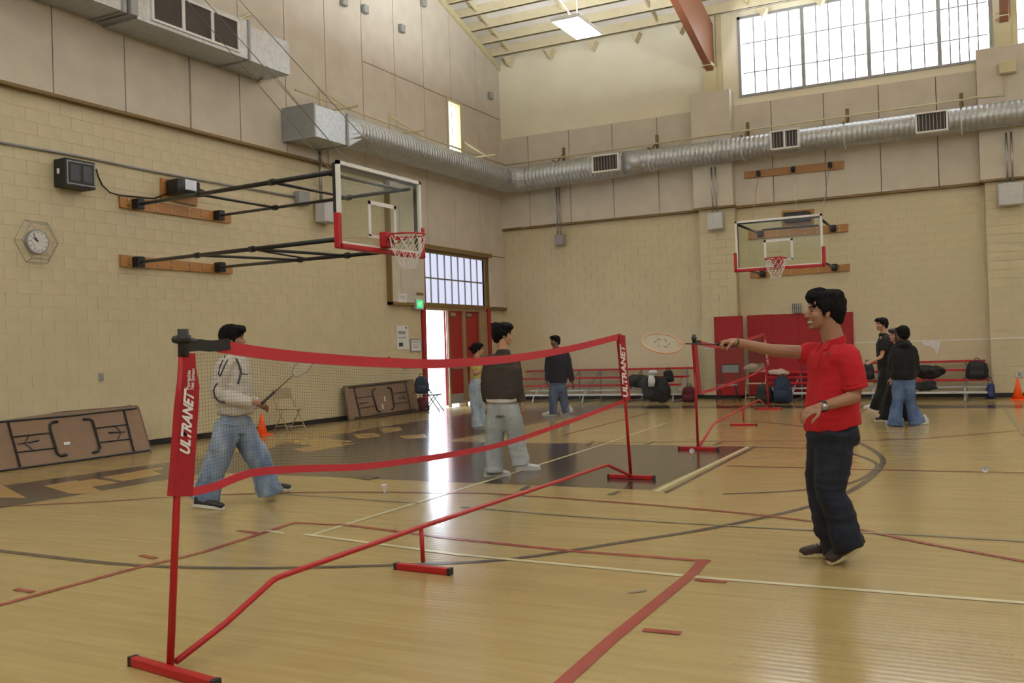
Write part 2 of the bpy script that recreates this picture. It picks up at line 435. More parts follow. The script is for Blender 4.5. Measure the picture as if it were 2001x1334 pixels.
blockwork(wall_left, 'x', 3.2, YB, 0.10, LEDGE_L, hl, lambda q, t: (XL-0.012+t, q[0], q[1]), 300,
          lambda c: (0 if 9.0 < c[0] < 14.5 and 2.4 < c[2] < 5.3 else 1, c[0]))
blockwork(wall_back, 'y', XL, 6.0, 0.10, LEDGE_B, [(-6.92, -6.0, 0, 9), (-.2, .75, 0, 9)], lambda q, t: (q[0], YB+0.012-t, q[1]), 300,
          lambda c: (0 if -5.6 < c[0] < -0.3 else 1, abs(c[0]+3)+abs(c[2]-2.6)))
# upper smooth painted block over the back panels
ub = MB()
for x0, x1, z0, z1 in rects_minus((XL, 6.4, 7.56, 10.1), HB): ub.box(x0, x1, YB-0.002, YB+0.012, z0, z1)
ub.build('upper_blockwork', M['upper'], wall_back, kind='stuff')
# baseboards (cut at pilasters and door)
bl = MB(); bl.box(XL, XL+.02, YF, 20.2, 0, .10); bl.box(XL, XL+.02, 23.8, YB, 0, .10)
tag(bl.build('baseboard_left', M['base']), kind='structure')
PF = 24.35
P1 = (-6.90, -5.97); P2 = (-.215, .72)
bb = MB(); bb.box(XL, P1[0], YB-.02, YB, 0, .10); bb.box(P1[0]-.02, P1[1]+.02, PF-.02, YB, 0, .10); bb.box(P1[1], P2[0], YB-.02, YB, 0, .1)
bb.box(P2[0]-.02, P2[1]+.02, PF-.02, YB, 0, .1); bb.box(P2[1], XR, YB-.02, YB, 0, .1)
tag(bb.build('baseboard_back', M['base']), kind='structure')
# pilasters
for k, (a, b) in enumerate((P1, P2)):
    pl = MB().box(a, b, PF+.012, YB, 0, LEDGE_B+.05)
    p = pl.build('pilaster', M['blockwall'], wall_back)
    mbk = MB(); r = 0; z = .1
    while z < LEDGE_B:
        zt = min(z+.2, LEDGE_B); cuts = [a, (a+b)/2, b] if r % 2 == 0 else [a, a+.24, b-.24, b]
        for u, v in zip(cuts[:-1], cuts[1:]): mbk.box(u+.004, v-.004, PF, PF+.012, z+.004, zt-.004)
        z += .2; r += 1
    mbk.build('block_face', M['block'], p, kind='stuff')
    # narrower cream column above with a steel shoe for the beam
    cx = -6.52 if k == 0 else 0.27
    MB().box(cx-.17, cx+.17, YB-.2, YB, 7.9, 8.62).build('column', M['cream'], wall_back)
    MB().box(cx-.14, cx+.14, YB-.5, YB, 8.60, 8.68).build('beam_shoe', M['cream'], wall_back)
    MB().box(cx+.17, cx+.30, YB-.08, YB, 7.9, 10.0).build('column_angle', M['cream'], wall_back)

# --- acoustic panels, each its own slab, with a brown reveal and trim
seam = [YF, -6.0, -4.6, -3.3, -1.95, -.6, .75, 2.1, 3.45, 4.8, 6.14, 7.48, 8.5, 9.82, 11.18, 12.47, 12.62, 13.87, 15.21, 16.53, 17.88, 19.2, 20.5, 21.85, 23.23, YB]
PT = 0.11
MB().box(XL-.011, XL+PT-.03, 18.8, YB-.001, LEDGE_L, 9.0)
def panel_rect(parent, c0, c1, z0, z1, kind, g=.008):
    mb = MB()
    if kind == 'x': mb.rbox((XL+PT/2, (c0+c1)/2, (z0+z1)/2), (PT/2, 0, 0), (0, (c1-c0)/2-g, 0), (0, 0, (z1-z0)/2-g), .12)
    else: mb.rbox(((c0+c1)/2, YB-PT/2, (z0+z1)/2), ((c1-c0)/2-g, 0, 0), (0, PT/2, 0), (0, 0, (z1-z0)/2-g), .12)
    return mb.build('acoustic_panel', M['panel'], parent)
ph = [(20.25, 23.72, 0, 4.12), (21.58, 22.34, 6.56, 8.14)]
for a, b in zip(seam[:-1], seam[1:]):
    if b-a < .3:
        MB().box(XL, XL+PT*.7, a+.01, b-.01, LEDGE_L+.02, zroof(b)-.1).build('panel_batten', M['panel'], wall_left); continue
    for y0, y1, z0, z1 in rects_minus((a, b, LEDGE_L if b <= 18.9 else 2.66, 8.15 if a > 17 else LEDGE_L+.001), ph+([(a, 18.8, 0, LEDGE_L)] if a < 18.8 else [])):
        if y1-y0 > .04: panel_rect(wall_left, y0, y1, z0, z1, 'x', .008)
    # sloped top row
    zlow = 8.15 if a > 17 else LEDGE_L-.012
    mb = MB(); g = .012; za, zb = zroof(a)+.05, zroof(b)+.05
    if a < 8 < b: poly = [(XL, a+g, zlow+g), (XL, b-g, zlow+g), (XL, b-g, zb), (XL, 8, zroof(8)), (XL, a+g, za)]
    else: poly = [(XL, a+g, zlow+g), (XL, b-g, zlow+g), (XL, b-g, zb), (XL, a+g, za)]
    mb.prism(poly, (PT-.01, 0, 0)).build('acoustic_panel', M['panel'], wall_left)
rv = MB()
for y0, y1, z0, z1 in rects_minus((YF, YB-.002, LEDGE_L-.03, 9.9), ph): rv.box(XL-.012, XL+.05, y0, y1, z0, z1)
for y0, y1, z0, z1 in rects_minus((18.8, YB-.002, 2.64, LEDGE_L-.03), ph): rv.box(XL-.012, XL+.05, y0, y1, z0, z1)
rv.build('panel_reveal', M['panelback'], wall_left)
t1 = MB().box(XL, XL+PT+.025, YF, 18.8, LEDGE_L-.05, LEDGE_L); t1.box(XL, XL+PT+.02, 18.74, 18.8, 2.6, LEDGE_L-.05)
t1.box(XL, XL+PT+.02, 18.74, 20.25, 2.6, 2.66); t1.box(XL, XL+PT+.02, 23.72, YB, 2.6, 2.66)
tag(t1.build('trim_1', M['trim']), kind='structure')
seamB = [XL, -11.88, -10.6, -9.31, -8.02, -7.02]
for row in ((LEDGE_B, 7.56),):
    for a, b in zip(seamB[:-1], seamB[1:]): panel_rect(wall_back, a, b, row[0], row[1], 'y')
    for a, b in zip([-5.98, -5.0, -3.72, -2.44, -1.17], [-5.0, -3.72, -2.44, -1.17, -.30]): panel_rect(wall_back, a, b, row[0], row[1], 'y')
    for a, b in zip([.8, 2.1, 3.4, 4.7], [2.1, 3.4, 4.7, 6.0]): panel_rect(wall_back, a, b, row[0], row[1], 'y')
MB().box(XL, 6.0, YB-.06, YB+.01, LEDGE_B, 7.55).build('panel_reveal', M['panelback'], wall_back)
# panels boxed round the pilasters
for a, b in ((-7.0, -5.97), (-.30, .80)):
    for z0, z1 in ((LEDGE_B, 7.95),):
        MB().rbox(((a+b)/2, (PF-.1+YB)/2, (z0+z1)/2), ((b-a)/2, 0, 0), (0, (YB-PF+.1)/2, 0), (0, 0, (z1-z0)/2-.006), .05).build('acoustic_panel', M['panel'], wall_back)
t2 = MB()
for a, b, y in ((XL+PT, -7.0, YB-PT-.02), (-7.02, -5.95, PF-.12), (-5.95, -.30, YB-PT-.02), (-.32, .82, PF-.12), (.82, 6.0, YB-PT-.02)): t2.box(a, b, y, YB, LEDGE_B-.045, LEDGE_B)
tag(t2.build('trim_2', M['trim']), kind='structure')

# --- windows
def big_window(n, x0, x1, z0, z1, mull):
    w = empty('window_%d' % n, ((x0+x1)/2, YB, z0), kind='structure')
    fr = MB(); e = .07
    fr.box(x0, x1, YB-.03, YB+.10, z1-e, z1); fr.box(x0, x1, YB-.05, YB+.10, z0, z0+e*.8); fr.box(x0, x0+e, YB-.03, YB+.10, z0, z1); fr.box(x1-e, x1, YB-.03, YB+.10, z0, z1)
    fr.build('window_frame', M['greybox'], w)
    xs = [x0+e]+mull+[x1-e]
    for m_ in mull: MB().box(m_-.045, m_+.045, YB-.02, YB+.09, z0, z1).build('mullion', M['greybox'], w)
    for a, b in zip(xs[:-1], xs[1:]):
        a2, b2 = a+.03, b-.03; n_ = 5; zz = [z0+e, z0+.62, z0+1.38, z1-e]; dx = (b2-a2)/n_
        mt = MB()
        for i in range(1, n_): mt.box(a2+dx*i-.015, a2+dx*i+.015, YB+.035, YB+.060, z0, z1)
        for z in zz[1:-1]: mt.box(a2, b2, YB+.040, YB+.059, z-.013, z+.013)
        mt.build('muntin', M['greybox'], w)
        for i in range(n_):
            for za, zb in zip(zz[:-1], zz[1:]):
                MB().box(a2+dx*i+.004, a2+dx*(i+1)-.004, YB+.055, YB+.065, za, zb).build('pane', M['win'], w)
big_window(1, -5.80, 0.06, 7.76, 9.84, [PY(1569, 100, YB)[0], PY(1697, 80, YB)[0], PY(1835, 70, YB)[0]])
big_window(2, .44, 6.4, 7.76, 9.84, [1.95, 3.45, 4.95])
# slit window on the left wall
w3 = empty('window_3', (XL, 21.96, 6.62), kind='structure')
f3 = MB()
for y0, y1, z0, z1 in rects_minus((21.58, 22.34, 6.58, 8.14), [(21.66, 22.26, 6.66, 8.06)]): f3.box(XL-.1, XL+PT+.02, y0, y1, z0, z1)
f3.box(XL-.06, XL+.0, 22.02, 22.05, 6.66, 8.06)
f3.build('window_frame', M['cream'], w3); MB().box(XL-.09, XL-.08, 21.6, 22.3, 6.6, 8.1).build('pane', M['win'], w3)
# transom over the door: 9 x 2 translucent panes
w4 = empty('window_4', (XL, 22, 2.7), kind='structure')
f4 = MB(); ty0, ty1, tz0, tz1 = 20.42, 23.55, 2.70, 3.98
for y0, y1, z0, z1 in rects_minus((20.27, 23.78, 2.60, 4.12), [(ty0, ty1, tz0, tz1)]): f4.box(XL-.25, XL+.03, y0, y1, z0, z1)
f4.box(XL-.02, XL+PT+.04, 20.20, 23.80, 4.06, 4.16); f4.build('window_frame', M['trim'], w4)
dy = (ty1-ty0)/9; mt = MB()
for i in range(1, 9): mt.box(XL-.05, XL-.02, ty0+dy*i-.014, ty0+dy*i+.014, tz0, tz1)
mt.box(XL-.05, XL-.02, ty0, ty1, 3.32, 3.36); mt.build('muntin', M['greybox'], w4)
for i in range(9):
    for za, zb in ((tz0, 3.33), (3.35, tz1)): MB().box(XL-.07, XL-.06, ty0+dy*i, ty0+dy*(i+1), za, zb).build('pane', M['transom'], w4)
# --- door opening: open left leaf swung out, two closed red leaves
d1 = empty('door_1', (XL, 20.3, 0), kind='structure')
fr = MB()
fr.box(XL-.1, XL+.05, 20.20, 20.36, 0, 2.62).build('red_jamb', M['reddoor'], d1, label='red painted strip beside the open door')
MB().box(XL-.1, XL+.05, 23.62, 23.80, 0, 2.62).build('red_jamb', M['reddoor'], d1)
fr = MB(); fr.box(XL-.2, XL, 20.36, 20.40, 0, 2.6); fr.box(XL-.2, XL, 20.4, 23.62, 2.52, 2.6)
fr.box(XL-.04, XL+.02, 21.46, 21.54, 0, 2.52); fr.box(XL-.2, XL+.02, 22.28, 22.40, 0, 2.52); fr.box(XL-.2, XL+.02, 23.20, 23.62, 0, 2.52)
fr.build('door_frame', M['tanframe'], d1)
lf = MB().obox((XL-.28, 21.70, 1.27), (-.235, .285, 0), (.019, .016, 0), (0, 0, 1.24)).build('door_leaf', M['reddoor'], d1, label='red door leaf swung open to the outside')
MB().tube([(XL-.12, 21.56, 1.0), (XL-.42, 21.95, 1.0)], .02).build('push_bar', M['steel'], lf)
for y0, y1 in ((21.54, 22.28), (22.40, 23.20)):
    lf = MB().rbox((XL-.06, (y0+y1)/2, 1.29), (.025, 0, 0), (0, (y1-y0)/2, 0), (0, 0, 1.23), .2).build('door_leaf', M['reddoor'], d1)
    MB().box(XL-.03, XL-.025, y0+.03, y1-.03, .06, .32).build('kick_plate', M['greybox'], lf)
    MB().box(XL-.03, XL+.05, y0+.08, y1-.08, .98, 1.06).build('push_bar', M['steel'], lf)
    MB().box(XL-.03, XL+.04, y0+.04, y0+.3, 2.38, 2.46).build('door_closer', M['steel'], lf)
out = MB().box(XL-14, XL-.36, 8, 40, -.15, -.01).build('ground', M['concrete']); tag(out, kind='structure')
of = empty('garden_fence', (XL-7.4, 30, 0), 'pale fence seen far outside through the open door', 'fence')
for i in range(7):
    MB().box(XL-7.5, XL-7.4, 26+i*1.4, 27.25+i*1.4, 0, 1.1).build('fence_panel', M['greybox'], of)
MB().box(XL-7.52, XL-7.38, 26, 35.8, 1.1, 1.16).build('rail', M['greybox'], of)

# --- roof: deck, purlins, blocking, beams
rd = MB()
for ya, yb in ((YB+.3, 8), (8, YF-.3)):
    za, zb = zroof(ya)+.24, zroof(yb)+.24
    rd.prism([(XL-.35, ya, za), (XL-.35, yb, zb), (XL-.35, yb, zb+.15), (XL-.35, ya, za+.15)], (XR-XL+.7, 0, 0))
ceiling = rd.build('ceiling', M['deck']); tag(ceiling, kind='structure')
pys = [24.20-.61*i for i in range(0, 40)]
for i, y in enumerate(pys):
    if y < 6.5: break
    z = zroof(y); mb = MB().box(XL+.02, XR, y-.03, y+.03, z, z+.24)
    mb.box(XL+.02, XR, y-.07, y+.07, z, z+.035)
    p = mb.build('purlin', M['purlin'], ceiling)
bk = MB()
for i, y in enumerate(pys[:-1]):
    if y < 8: break
    for x in (-12.2, -10.0, -7.8, -5.4, -3.0, -.8, 2):
        z = zroof(y); bk.obox((x, y-.305, z+.12+SL*.305), (.025, 0, 0), (0, .27, -.27*SL), (0, 0, .06))
bk.build('bridging', M['purlin'], ceiling, kind='stuff')
e = MB().prism([(XL+.01, YB, zroof(YB)-.16), (XL+.01, 8, zroof(8)-.16), (XL+.01, 8, zroof(8)+.02), (XL+.01, YB, zroof(YB)+.02)], (.16, 0, 0))
tag(e.build('trim_3', M['cream']), kind='structure')
for i, x in enumerate((-12.35, -11.05, -9.75, -8.5, -7.25, -5.1, -3.7)):
    MB().prism([(x-.13, YB-.30, 9.86), (x+.13, YB-.30, 9.86), (x, YB-.30, 9.62)], (0, .28, 0)).build('roof_bracket', M['purlin'], wall_back)
for i, x in enumerate((-6.5, .30, 7.1)):
    b = MB(); ya, yb = YB-.12, 8.0; zu = lambda y: 8.60+SL*(24.2-y)
    b.prism([(x-.09, ya, zu(ya)), (x-.09, yb, zu(yb)), (x-.09, yb, zu(yb)+1.24), (x-.09, ya, zu(ya)+1.24)], (.18, 0, 0))
    tag(b.build('trim_%d' % (4+i), M['glulam']), kind='structure')

# --- ceiling lamps (one is in the frame, the others are unseen, added to light the hall)
def lamp(x, y, z, lab, k):
    o = empty('hanging_lamp', (x, y, z), lab, 'ceiling light', 'fluorescent lamps under the roof')
    MB().rbox((x, y, z+.04), (.31, 0, 0), (0, .66, 0), (0, 0, .035), .3).build('housing', M['white'], o)
    MB().box(x-.29, x+.29, y-.64, y+.64, z-.004, z+.003).build('diffuser', M['lamp'], o)
    MB().box(x-.27, x+.27, y-.62, y+.62, z+.076, z+.080).build('fill_panel', M['upfill_near'] if y > 18 else M['upfill'], o)  # added glowing panel that throws extra light on the roof
    MB().tube([(x, y, z+.07), (x, y, zroof(y)+.05)], .012, 6).build('hanger', M['steel'], o)
    if k == 0: MB().tube([(x-.05, y+.1, z+.07), (x-.3, y+.2, z+.5), (x-.6, y+.2, z+.95), (x-.65, y+.3, z+1.5)], .012, 6).build('power_cord', M['white'], o)
    return o
lamp(-7.60, 18.25, 8.05, 'glowing rectangular ceiling light hanging below the white purlins', 0)
lamp(-2.2, 18.25, 8.05, 'added ceiling light out of frame above the right side of the hall', 1)
for x in (-7.6, -2.2, 4.0, 9.6):
    for y in (11.5, 4.5, -2.5): lamp(x, y, 9.3, 'added ceiling light high over the court, out of the photo', 1)
lamp(4.0, 18.25, 8.05, 'added ceiling light out of frame near the far right bay', 1)
# ================================================================== FLOOR MARKINGS (painted on the floor)
def fmark(mb, m, k, kind=None): return mb.build('court_line' if kind is None else kind, m, floor)
_lay = [0]
def strip(pts, w, m, name='court_line'):
    _lay[0] += 1; z = 0.0006+0.00012*_lay[0]; P = [A(p)[:2] for p in pts]; L = []; R_ = []
    for i, p in enumerate(P):
        d = P[min(i+1, len(P)-1)]-P[max(i-1, 0)]; d = d/np.linalg.norm(d); n = np.array([-d[1], d[0]])
        L.append((p[0]+n[0]*w/2, p[1]+n[1]*w/2, z)); R_.append((p[0]-n[0]*w/2, p[1]-n[1]*w/2, z))
    n = len(P); mb = MB(); mb.add(L+R_, [(n+i, n+i+1, i+1, i) for i in range(n-1)])
    return mb.build(name, m, floor)
def flat(pts, m, name):
    _lay[0] += 1; z = 0.0006+0.00012*_lay[0]
    return MB().add([(p[0], p[1], z) for p in pts], [tuple(range(len(pts)))]).build(name, m, floor)
def cr(pts, n=8):           # Catmull-Rom through the points
    P = [A(p)[:2] for p in pts]; P = [2*P[0]-P[1]]+P+[2*P[-1]-P[-2]]; out = []
    for i in range(1, len(P)-2):
        for k in range(n):
            t = k/n; a, b, c, d = P[i-1], P[i], P[i+1], P[i+2]
            out.append(.5*((2*b)+(-a+c)*t+(2*a-5*b+4*c-d)*t*t+(-a+3*b-3*c+d)*t**3))
    out.append(P[-2]); return out
# big dark areas: the key in front of the left basket, the lettered band along the wall, the far band
flat([(-9.0, 8.98), (-3.12, 8.98), (-3.12, 13.06), (-8.0, 13.06), (-8.0, 20.9), (-10.9, 20.9), (-10.9, 14.7), (-9.0, 10.2)], M['line_key'], 'painted_key')
flat([(-10.75, 3.0), (-9.0, 3.0), (-8.98, 10.6), (-9.0, 14.8), (-10.7, 14.8), (-10.5, 9.4), (-10.66, 7.3)], M['line_key'], 'painted_band')
strip([(-9.5, 21.2), (1, 21.2), (8, 21.2)], .95, M['line_key'], 'painted_band')
# wooden-coloured letter shapes left open in the band
LET = [[(0, 945), (52, 973), (0, 972)], [(85, 949), (150, 938), (205, 962), (140, 965)], [(135, 943), (185, 935), (232, 943), (180, 951)],
       [(200, 932), (290, 917), (320, 926), (240, 940)], [(262, 921), (318, 912), (318, 918)], [(560, 846), (640, 838), (720, 838), (640, 852)], [(540, 862), (600, 852), (690, 862), (620, 872)],
       [(570, 878), (640, 866), (700, 866), (600, 884)], [(740, 838), (780, 834), (790, 841), (752, 846)], [(690, 848), (735, 846), (745, 853), (700, 857)], [(450, 880), (520, 868), (540, 872), (480, 888)],
       [(780, 852), (830, 848), (835, 855), (790, 858)]]
for poly in LET: flat([FL(*p) for p in poly], M['line_floor'], 'painted_letter')
# key border
strip([(-3.04, 8.9), (-3.12, 13.1)], .06, M['line_white']); strip([(-2.93, 8.86), (-3.03, 13.1)], .05, M['line_dark'])
strip(cr([FL(*p) for p in ((1413, 965), (1500, 962), (1580, 956), (1660, 944), (1700, 925), (1712, 905), (1660, 885), (1600, 877), (1460, 873))]), .05, M['line_dark'])
strip(cr([FL(*p) for p in ((-200, 1050), (0, 1076), (250, 1103), (500, 1110), (800, 1103), (1000, 1092), (1200, 1062), (1400, 1030), (1580, 990), (1660, 960), (1715, 920), (1720, 890), (1660, 857), (1560, 832), (1460, 822))]), .065, M['line_dark'])
strip([FL(*p) for p in ((607, 1046), (1000, 925), (1180, 868), (1300, 827))], .055, M['line_white'])
strip([FL(*p) for p in ((595, 1044), (900, 1084), (1400, 1131), (2001, 1178), (2300, 1201))], .055, M['line_white'])
strip([(-1.79, 6.16), (-1.75, 5.77), (-1.73, 4.33), (-1.70, 3.6), (-1.66, 2.0)], .075, M['line_red'])
strip([FL(*p) for p in ((1388, 1097), (1100, 1075), (900, 1054), (680, 1026), (572, 1021))], .055, M['line_red'])
strip([FL(*p) for p in ((575, 1021), (400, 1078), (250, 1114), (0, 1182), (-300, 1262))], .055, M['line_red'])
for a, b, w in (((465, 1036), (506, 1042), .05), ((275, 1085), (305, 1091), .05), ((30, 1151), (66, 1157), .05), ((1358, 1133), (1421, 1138), .05), ((1256, 1231), (1331, 1238), .055)):
    strip([FL(*a), FL(*b)], w, M['line_red'])
strip([FL(523, 1037), FL(556, 1043)], .05, M['line_white'])
strip(cr([FL(*p) for p in ((-80, 996), (0, 990), (200, 980), (350, 970), (600, 962), (900, 963), (1000, 967), (1200, 981), (1400, 998), (1580, 1018), (1680, 1035), (1800, 1060), (2001, 1097), (2200, 1136))]), .05, M['line_red'])
strip([FL(*p) for p in ((1420, 910), (1720, 918), (2200, 928))], .05, M['line_red'])
strip([FL(*p) for p in ((1100, 866), (1400, 862), (1660, 861), (1800, 857), (2001, 840), (2200, 820))], .05, M['line_red'])
strip([FL(*p) for p in ((900, 990), (1100, 1007), (1300, 1020), (1500, 1032), (1800, 1046), (2001, 1058), (2200, 1070))], .045, M['line_grey'])
strip([FL(1675, 810), FL(1735, 773)], .05, M['line_red']); strip([FL(1962, 795), FL(2001, 850)], .06, M['line_grey'])
strip([FL(1100, 850), FL(1268, 806)], .05, M['line_red'])
strip([FL(500, 962), FL(820, 983)], .04, M['line_grey'])
for a, b in (((1020, 957), (1034, 950)), ((1193, 967), (1210, 960)), ((1262, 868), (1278, 862)), ((1396, 870), (1408, 864)), ((1148, 869), (1160, 862))):
    strip([FL(*a), FL(*b)], .06, M['line_dark'])
flat([FL(*p) for p in ((690, 934), (708, 929), (742, 932), (720, 938))], M['line_dark'], 'painted_dash')
flat([FL(*p) for p in ((1226, 1158), (1262, 1153), (1266, 1155), (1234, 1160))], M['line_grey'], 'tape_mark')

# ================================================================== BADMINTON NETS
def netplane(b0, b1):
    b0, b1 = A(b0), A(b1); d = unit(b1-b0); n = np.array([d[1], -d[0], 0.0]); k = np.dot(n, b0)
    def f(x, y, off=0.0):
        r = ray(x, y); return CP+r*((k-np.dot(n, CP))/np.dot(n, r))+n*off
    return f, n, d
def court_net(lab, post_px, rail_px, cfoot_px, top_px, strap_px, bot_px, sleeve_px, feet_px, tone):
    B0, B1 = FL(*post_px[0][0]), FL(*post_px[1][0])
    o = empty('badminton_net', (B0+B1)/2, lab, 'net', 'portable badminton nets')
    f, n, d = netplane(B0, B1)
    if np.dot(n, CP-B0) < 0: n = -n
    T = []
    for (b, t), bb in zip(post_px, (B0, B1)):
        tp = f(*t); T.append(tp); bb = bb+np.array([0, 0, .03])
        MB().tube([bb, bb+(tp-bb)*.45, tp], [.017, .017, .0145], 10).build('post', M['red'], o, True)
    for k, (a, b) in enumerate(feet_px):
        a, b = FL(*a), FL(*b); c = (a+b)/2; e = unit(b-a); L = np.linalg.norm(b-a)/2; s = np.array([-e[1], e[0], 0])
        ft = MB().rbox(c+[0, 0, .022], e*L, s*.022, (0, 0, .022), .25).build('foot', M['red'], o)
        cp = MB()
        for q in (-1, 1): cp.rbox(c+e*q*(L+.006)+[0, 0, .022], e*.012, s*.024, (0, 0, .0235), .2)
        cp.build('end_cap', M['blackp'], ft)
    R3 = [f(*p) for p in rail_px]; R3[0][2] = max(R3[0][2], .04); R3[-1][2] = max(R3[-1][2], .04)
    MB().tube(R3, .016, 10).build('base_rail', M['red'], o, True)
    a, b = f(*cfoot_px[0]), f(*cfoot_px[1]); b = np.array([a[0]*.3+b[0]*.7, a[1]*.3+b[1]*.7, .03]); MB().tube([b, (a[0], a[1], a[2])], .015, 10).build('centre_leg', M['red'], o, True)
    # tapes and mesh
    def interp(px):
        P = [A(q) for q in px]; P = [2*P[0]-P[1]]+P+[2*P[-1]-P[-2]]; out = []
        for i in range(1, len(P)-2):
            for k in range(8):
                t = k/8; a, b, c, e = P[i-1], P[i], P[i+1], P[i+2]
                out.append(.5*((2*b)+(-a+c)*t+(2*a-5*b+4*c-e)*t*t+(-a+3*b-3*c+e)*t**3))
        out.append(P[-2]); return [f(*q) for q in out]
    top, bot = interp(top_px), interp(bot_px)
    MB().ribbon(top, (0, 0, 1), .062, .006).build('top_tape', M['redtape'], o)
    MB().ribbon(bot, (0, 0, 1), .040, .004).build('bottom_tape', M['redtape'], o)
    if strap_px:
        st = interp(strap_px); st = [p+n*.012 for p in st]
        MB().ribbon(st, (0, 0, 1), .055, .010).build('black_strap', M['blackp'], o, label='black strap tying the tape to the post')
        k = MB(); t = T[0]
        k.tube([t+[0, 0, .03], t-[0, 0, .10]], .026, 10); k.tube([t+[0, 0, .0], t+[0, 0, -.035]], .036, 10); k.capsule(t-d*.05-[0, 0, .02], t+d*.06-[0, 0, .03], .018, .02)
        k.build('post_cap', M['blackp'], o, True)
    key = lambda p: float(np.dot(p-B0, d))
    def at(arr, s):
        ks = [key(p) for p in arr]
        return np.interp(s, ks, [p[2] for p in arr])
    s0 = max(key(top[0]), key(bot[0])); s1 = min(key(top[-1]), key(bot[-1])); mb = MB(); step = .020
    if strap_px: s0 = key(bot[0]); top = [T[0]-[0, 0, .06]]+top
    def pt(s, z): q = B0+d*s; return (q[0], q[1], z)
    nn = int((s1-s0)/step)
    for i in range(nn+1):
        s = s0+step*i; zt, zb = at(top, s), at(bot, s)
        mb.tube([pt(s, zb), pt(s, zt)], .00055, 3, cap=False)
    rows = 38; seg = 60
    for j in range(1, rows):
        mb.tube([pt(s0+(s1-s0)*i/seg, at(bot, s0+(s1-s0)*i/seg)+(at(top, s0+(s1-s0)*i/seg)-at(bot, s0+(s1-s0)*i/seg))*j/rows) for i in range(seg+1)], .00055, 3, cap=False)
    mb.build('net_mesh', M['net'], o, kind='stuff')
    for sp in sleeve_px:
        P = [f(*q) for q in sp]; mb = MB(); mb.prism([p+n*.019 for p in P], -n*.038)
        sl = mb.build('sleeve', M['redfab'], o)
    return o, f, n, sl
near_net, nf, nn_, sl = court_net('nearest red badminton net with the big white lettered sleeve on its left post',
    [((333, 1314), (358, 655)), ((1233, 936), (1212, 652))],
    [(345, 1312), (440, 1218), (534, 1133), (545, 1127), (823, 1029), (1187, 908), (1196, 912), (1232, 932)],
    [(823, 1032), (828, 1113)],
    [(425, 676), (520, 690), (620, 700), (750, 708), (870, 710), (1000, 700), (1110, 682), (1212, 657)],
    [(362, 676), (385, 674), (410, 676), (445, 672)],
    [(370, 962), (420, 950), (470, 930), (510, 921), (600, 915), (700, 912), (800, 900), (880, 888), (980, 868), (1100, 828), (1224, 782)],
    [[(1207, 655), (1218, 655), (1229, 782), (1219, 784)], [(355, 690), (376, 690), (377, 716), (384, 755), (382, 800), (377, 880), (371, 969), (332, 969), (338, 900), (345, 800), (352, 740)]],
    [((262, 1300), (420, 1346)), ((1191, 934), (1277, 937)), ((777, 1112), (878, 1123))], 1)
o6 = .0205
def NT(body, p0, p1, pu, **k): text_on(body, nf(*p0)+nn_*o6, nf(*p1)+nn_*o6, nf(*pu)+nn_*o6, M['white'], sl, **k)
NT('ULTRANET', (363, 888), (372, 765), (344, 882), shear=0.22, bold=0.045)
NT('Portable', (364, 762), (366, 723), (357, 762), shear=0.2, bold=0.02)
NT('Net System', (372, 761), (374, 720), (365, 761), shear=0.2, bold=0.02)
text_on('ULTRANET', nf(1223, 775)+nn_*o6, nf(1216, 672)+nn_*o6, nf(1214, 776)+nn_*o6, M['white'], near_net, shear=.2, bold=.04)
far_net, ff, fn_, _ = court_net('farther red badminton net behind the player in the red shirt',
    [((1364, 879), (1356, 658)), ((1502, 800), (1493, 652))],
    [(1367, 876), (1394, 828), (1400, 824), (1452, 797), (1482, 781), (1486, 782), (1501, 797)],
    [(1452, 798), (1454, 829)],
    [(1362, 668), (1400, 676), (1440, 670), (1493, 653)],
    [(1356, 668), (1360, 669), (1368, 671)],
    [(1364, 768), (1390, 762), (1430, 748), (1470, 732), (1499, 716)],
    [[(1354, 672), (1360, 672), (1368, 768), (1361, 768)], [(1490, 655), (1496, 655), (1501, 716), (1496, 716)]],
    [((1328, 878), (1402, 880)), ((1477, 800), (1528, 800)), ((1430, 832), (1478, 832))], 1)
text_on('ULTRANET', ff(1500, 712)+fn_*o6, ff(1494.5, 664)+fn_*o6, ff(1497, 712)+fn_*o6, M['white'], far_net, shear=.2, bold=.04)

